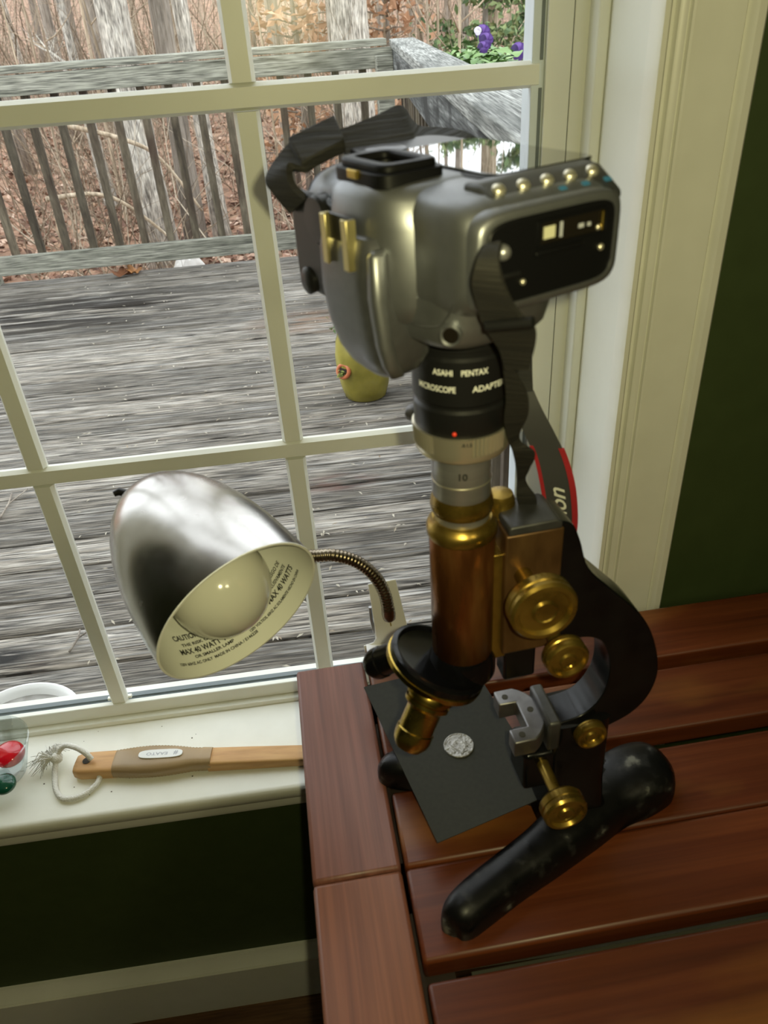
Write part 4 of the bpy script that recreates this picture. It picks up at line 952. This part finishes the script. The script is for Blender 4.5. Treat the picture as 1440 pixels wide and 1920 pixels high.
# ================================================================ CARD AND COIN
mloc = sc.matrix_basis
cd = [(-48, 141), (51, 146), (69, -2), (-25, -20)]
cdw = [mloc @ E3(s, t, 0) for s, t in cd]; cz = TZ + .0290
cen = sum(cdw, Vector()) / 4
o = obj('black_card', MB().prism([(p.x - cen.x, p.y - cen.y) for p in cdw], -.0004, .0004), 'card', smooth=0, loc=(cen.x, cen.y, cz)); tag(o, 'matte black card lying across the microscope foot', 'card')
cpt = PZ(860, 1397, cz + .0016)
coin = thing('coin', 'worn silver coin lying on the black card', 'coin', (cpt.x, cpt.y, cz + .0004), .4)
obj('disc', MB().lathe([(.0118, 0), (.0121, .0003), (.0121, .0013), (.0117, .0017), (.0112, .0017), (.0109, .00135), (.001, .0014)], 48), 'coin', coin, smooth=30)
hm = MB(); prof_h = [(-.2, -.62), (.25, -.6), (.22, -.35), (.36, -.22), (.5, -.12), (.42, -.02), (.5, .05), (.36, .3), (.25, .52), (0, .62), (-.3, .5), (-.42, .2), (-.34, -.1), (-.25, -.35)]
hm.prism([(a * .0135, b * .0135) for a, b in prof_h], .0013, .0019); obj('relief', hm, 'coin', coin, bevel=.0002)

# ================================================================ CLAMP LAMP
LCn = Vector((-.0696, .4151, .9260)); LA = Vector((.4995, -.7670, -.3830)).normalized()
lamp = thing('clamp_lamp', 'brushed steel gooseneck clamp lamp with an unlit bulb, clipped to the table', 'lamp', PZ(715, 1238, TZ))
_v = (LCn - Vector((0, 0, CAMZ))).normalized(); _w = (right * .626 + down * .78); _w = (_w - _w.dot(_v) * _v).normalized(); LA = (-.47 * _v + .883 * _w).normalized()
vdir = (LCn - Vector((0, 0, CAMZ))).normalized()
e1 = (vdir - vdir.dot(LA) * LA).normalized(); e2 = LA.cross(e1)
fS = Matrix(((e1.x, e2.x, -LA.x, LCn.x), (e1.y, e2.y, -LA.y, LCn.y), (e1.z, e2.z, -LA.z, LCn.z), (0, 0, 0, 1)))
SP = [(a * 1.05, b) for a, b in [(0, .0632), (.008, .0632), (.02, .0624), (.035, .0610), (.05, .0588), (.065, .0556), (.08, .0512), (.093, .0458), (.105, .0388), (.115, .0305), (.122, .0215), (.126, .012), (.1275, .001)]]
def sr_(s):
    for (a, ra), (b, rb) in zip(SP, SP[1:]):
        if a <= s <= b: return ra + (rb - ra) * (s - a) / (b - a)
    return SP[-1][1]
shd = obj('shade', MB().lathe([(r_, s) for s, r_ in SP], 72, fS, caps=False), 'brushed', lamp, world=True, smooth=180)
obj('shade_lining', MB().lathe([(.0634, 0), (.0634, -.0008), (.0618, -.0008), (.0616, .004)] + [(max(r_ - .0016, .0005), s - .001) for s, r_ in SP[2:]], 72, fS, caps=False), 'shadew', shd, world=True, smooth=60)
bp = LCn - LA * .026
obj('bulb', MB().lathe([(.0005, -.0365)] + [(.0365 * math.sin(a), -.0365 * math.cos(a)) for a in np.linspace(.12, 2.5, 26)] + [(.016, .040), (.0135, .060), (.0135, .09)], 48, Matrix.Translation(fS.to_3x3() @ Vector((0, 0, .026))) @ fS), 'bulb', lamp, world=True, smooth=180)
ap = LCn - LA * .1338
obj('switch_knob', MB().tube([ap + LA * .006 + Vector((-.012, 0, .004)), ap + Vector((-.017, -.002, .004)), ap + Vector((-.021, -.004, .0035))], [.003, .0032, .0022], 12), 'cblack', lamp, world=True, smooth=60)
tm = MB()
def shade_fn(phi0, s0, sg=1):
    def fn(u, v):
        s = s0 + v; R0 = sr_(max(.002, min(s, .12))) - .0030; ph = phi0 + sg * u / R0
        return fS @ Vector((R0 * math.cos(ph), R0 * math.sin(ph), s))
    return fn
SG = 1
for ln, s0, sz, wd in (('CAUTION: TO REDUCE', .0335, .0066, .052), ('THE RISK OF FIRE USE', .0268, .0036, .044), ('MAX 40 WATT TYPE A', .0208, .0066, .054), ('OR SMALLER LAMP', .0152, .0036, .034), ('120V 60HZ AC ONLY  MADE IN CHINA / E146228', .0100, .0034, .070)):
    text_on(tm, ln, sz, shade_fn(-.56 * SG, s0, SG), bold=.00018 if sz > .005 else .0001, width=wd)
for ln, s0, sz, wd in (('PRECAUCION: RIESGO DE', .0330, .0046, .046), ('FUEGO USE EXCLUSIVAMENTE', .0270, .0042, .050), ('TIPO A   MAX 40 WATTS', .0208, .0066, .060), ('120V VOLTIOS, 60HZ AC SOLAMENTE HECHO EN CHINA', .0135, .0032, .066)):
    text_on(tm, ln, sz, shade_fn(.50 * SG, s0, SG), bold=.00018 if sz > .005 else .0001, width=wd)
obj('warning_print', tm, 'black_ink', shd, world=True, smooth=0)
# gooseneck: ribbed tube
gpts = [tuple(ap - LA * .004 + Vector((.004, .014, -.002))), tuple(ap + Vector((.022, .040, -.030))), tuple(P(470, 1030, .555)), tuple(P(575, 1042, .560)), tuple(P(625, 1041, .560)), tuple(P(670, 1054, .560)), tuple(P(704, 1082, .558)), tuple(P(722, 1115, .556)), tuple(P(729, 1150, .555))]
gp_ = smoothpts(gpts, 40)
# even spacing
acc = [0]
for a, b in zip(gp_, gp_[1:]): acc.append(acc[-1] + (Vector(a) - Vector(b)).length)
N_ = int(acc[-1] / .00085); A_ = np.array(gp_); ev = [tuple(np.interp(t, acc, A_[:, q]) for q in range(3)) for t in np.linspace(0, acc[-1], N_)]
gnk = obj('gooseneck', MB().tube(ev, [.0061 if (i // 2) % 2 else .0055 for i in range(N_)], 14), 'neck', lamp, world=True, smooth=60)
g1 = Vector(ev[-1]); gd = (Vector(ev[-1]) - Vector(ev[-12])).normalized()
obj('ferrule', MB().tube([g1 - gd * .006, g1 + gd * .001, g1 + gd * .006, g1 + gd * .009], [.0062, .0066, .0060, .003], 16), 'neck', gnk, world=True, smooth=50)
# clamp bracket: folded sheet plate standing behind the table edge
fp = [(690, 1246), (682, 1212), (700, 1206), (706, 1196), (690, 1096), (742, 1087), (764, 1175), (770, 1235)]
fy = .5615
pl3 = [P(a, b, fy) for a, b in fp]
mb = MB().rings([[p for p in pl3], [p + Vector((0, .0016, 0)) for p in pl3]]); cpl = obj('clamp_plate', mb, 'bracket', lamp, world=True, bevel=.0006)
a, b = P(690, 1246, fy), P(770, 1235, fy)
obj('clamp_jaw', MB().box(a.x, b.x, .548, fy + .0016, TZ + .0005, TZ + .003), 'bracket', lamp, world=True, bevel=.0005)
obj('clamp_lower_jaw', MB().box(a.x + .004, b.x, .555, fy + .006, TZ - .035, TZ - .030).box(a.x + .01, b.x - .006, fy + .0045, fy + .0065, TZ - .034, TZ + .05), 'bracket', lamp, world=True, bevel=.0005)
q = P(692, 1160, fy); obj('clamp_spring', MB().tube([P(694, 1138, fy + .004), P(696, 1160, fy + .006), P(702, 1185, fy + .006)], .0016, 8), 'chrome', lamp, world=True, smooth=60)
q = P(713, 1112, fy); obj('rivet', MB().lathe([(.0036, -.0002), (.0032, .0008), (.0008, .0011)], 20, frame_mt(q, (0, -1, 0))), 'bracket', cpl, world=True)
q = P(733, 1172, fy); obj('tie_pin', MB().tube([g1 + gd * .008, q + Vector((0, -.001, 0))], .0007, 6), 'brassy', lamp, world=True)

# ================================================================ SILL THINGS
SZ = .530
# bath brush lying along the sill, its head under the table
b0 = PZ(150, 1436, SZ + .010); b1 = PZ(565, 1414, SZ + .010); bdv = (b1 - b0); bl = bdv.length
br = thing('bath_brush', 'wooden bath brush with ribbed grip and rope loop lying on the sill', 'brush', (b0.x, b0.y, SZ), math.atan2(bdv.y, bdv.x))
def hand(x0, x1, prof_, mat_, name, e=4):
    rs = []
    for x, hw, z0_, z1_ in prof_:
        rs.append([(x, p[0], p[1]) for p in sellipse(0, (z0_ + z1_) / 2, hw, (z1_ - z0_) / 2, e, 20)])
    return obj(name, MB().rings(rs), mat_, br, smooth=60)
hand(0, 0, [(-.006, .006, .003, .013), (-.004, .012, .002, .016), (.004, .0150, .001, .018), (.03, .0155, .001, .0185), (.045, .0155, .001, .0185)], 'beech_w', 'handle_end', 5)
n = 60; gr = []
for i in range(n + 1):
    t = i / n; x = .043 + t * (.60 * bl - .043); w_ = .0165 + .0045 * math.sin(PI * min(1, t * 1.25)) - .004 * t
    ribs = .0006 * (1 if i % 2 else 0) * (1 if t < .9 else 0); gr.append((x, w_ - ribs, .0005, .0205 + .002 * math.sin(PI * t) - ribs))
hand(0, 0, gr, 'grip', 'grip', 3.2)
xe = gr[-1][0]
hand(0, 0, [(xe - .004, .0125, .001, .0175), (xe + .05, .0120, .001, .016), (bl, .0112, .001, .0145), (bl + .07, .0110, .001, .0145)], 'beech_w', 'shaft', 6)
hand(0, 0, [(bl + .065, .010, .001, .0150), (bl + .075, .024, .001, .018), (bl + .10, .031, .001, .019), (bl + .15, .031, .001, .019), (bl + .17, .018, .001, .017)], 'beech_w', 'head', 4)
lc = .375 * bl
lb = MB().prism(sellipse(lc, .001, .026, .0062, 3.2, 28), .0222, .0234); bdg = obj('badge', lb, 'plastic', br, bevel=.0002)
bt = MB()
text_on(bt, 'EAATO', .0055, lambda u, v: (lc - .004 - u, .001 - v, .02345), bold=.0001, width=.025); text_on(bt, '#', .0080, lambda u, v: (lc + .018 - u, .001 - v, .02345), bold=.0002)
obj('badge_print', bt, 'grey_ink', bdg, smooth=0)
f = Matrix.Translation((.010, 0, .0182)); obj('rope_hole', MB().lathe([(.0046, 0), (.0046, .0005), (.0001, .0005)], 20, f), 'darkgap', br)
inv = br.matrix_basis.inverted()
def W(px_, py_, dz): return inv @ PZ(px_, py_, SZ + dz)
loop = [W(172, 1424, .022), W(160, 1412, .030), W(143, 1402, .034), W(122, 1398, .030), W(110, 1410, .022), W(105, 1430, .014), W(103, 1455, .006), W(105, 1480, .0045), W(116, 1496, .0045), W(137, 1497, .0045), W(162, 1487, .0045), W(184, 1466, .006), W(187, 1446, .009)]
ps = smoothpts([tuple(p) for p in loop], 10)
N_ = len(ps)
obj('rope_loop', MB().tube(ps, [.0030 + .0004 * (i % 2) for i in range(N_)], 10), 'rope', br, smooth=60)
kp = W(106, 1422, .016)
bm = bmesh.new(); bmesh.ops.create_icosphere(bm, subdivisions=3, radius=.0068)
for v in bm.verts: v.co = v.co * (1 + .18 * noise.noise(v.co * 400)) + kp
me = bpy.data.meshes.new('rope_knot'); bm.to_mesh(me); bm.free(); me.materials.append(M['rope']); me.shade_smooth(); obj('rope_knot', None, None, br, mesh=me)
fr = MB(); rr = random.Random(4)
for i in range(110):
    a = rr.uniform(1.5, 3.9); L = rr.uniform(.014, .030); d = Vector((math.cos(a), math.sin(a) * .9, 0)); e = kp + d * L; up_ = rr.uniform(.002, .012)
    fr.tube([kp, kp + d * L * .5 + Vector((rr.gauss(0, .002), rr.gauss(0, .002), up_)), Vector((e.x + rr.gauss(0, .003), e.y + rr.gauss(0, .003), max(.0015, kp.z * .5 + rr.gauss(0, .005))))], [.0009, .0006, .0003], 4)
tag(obj('rope_fringe', fr, 'rope', br, smooth=180), kind='stuff')

# cut glass bowl with glass gems
gc = PZ(3, 1452, SZ); gc = Vector((gc.x, gc.y, SZ))
gb = thing('glass_bowl', 'small cut glass bowl at the left end of the sill', 'bowl', gc)
rs = []
for i, (r_, z) in enumerate([(.001, 0), (.026, 0), (.030, .003), (.034, .014), (.040, .032), (.0455, .048), (.0462, .051), (.0450, .052), (.0430, .050), (.0378, .034), (.0310, .017), (.0260, .008), (.001, .0065)]):
    ring = []
    for j in range(64):
        a = 2 * PI * j / 64; k_ = 1 - (.045 * abs(math.sin(8 * a)) if 2 < i < 5 else 0); ring.append((r_ * k_ * math.cos(a), r_ * k_ * math.sin(a), z))
    rs.append(ring)
obj('bowl', MB().rings(rs), 'bowl', gb, smooth=35)
def gem(px_, py_, dz, r_, h, mat_, lab):
    p = PZ(px_, py_, SZ + dz); mb = MB().lathe([(.001, -h * .5), (r_ * .7, -h * .45), (r_ * .97, -h * .2), (r_, 0), (r_ * .93, h * .28), (r_ * .66, h * .52), (r_ * .3, h * .64), (.001, h * .67)], 32)
    o = obj('glass_gem', mb, mat_, smooth=180, loc=p); o.rotation_euler = (.15, .1, 0); tag(o, lab, 'glass gem', 'glass gems in the bowl'); return o
gem(18, 1414, .030, .0172, .014, 'redg', 'rounded red glass gem in the glass bowl')
gem(8, 1470, .024, .0130, .011, 'greeng', 'rounded dark green glass gem in the glass bowl')
mb = MB(); rr = random.Random(8)
for i in range(30):
    p = Vector((rr.uniform(-.42, .02), rr.uniform(.60, .70), SZ)); s = rr.uniform(.00025, .0006); mb.box(p.x - s, p.x + s * 1.6, p.y - s, p.y + s, p.z, p.z + s)
tag(obj('dust_specks', mb, 'dirt', smooth=0), 'tiny dark specks of dust scattered on the white sill', 'dust', kind='stuff')
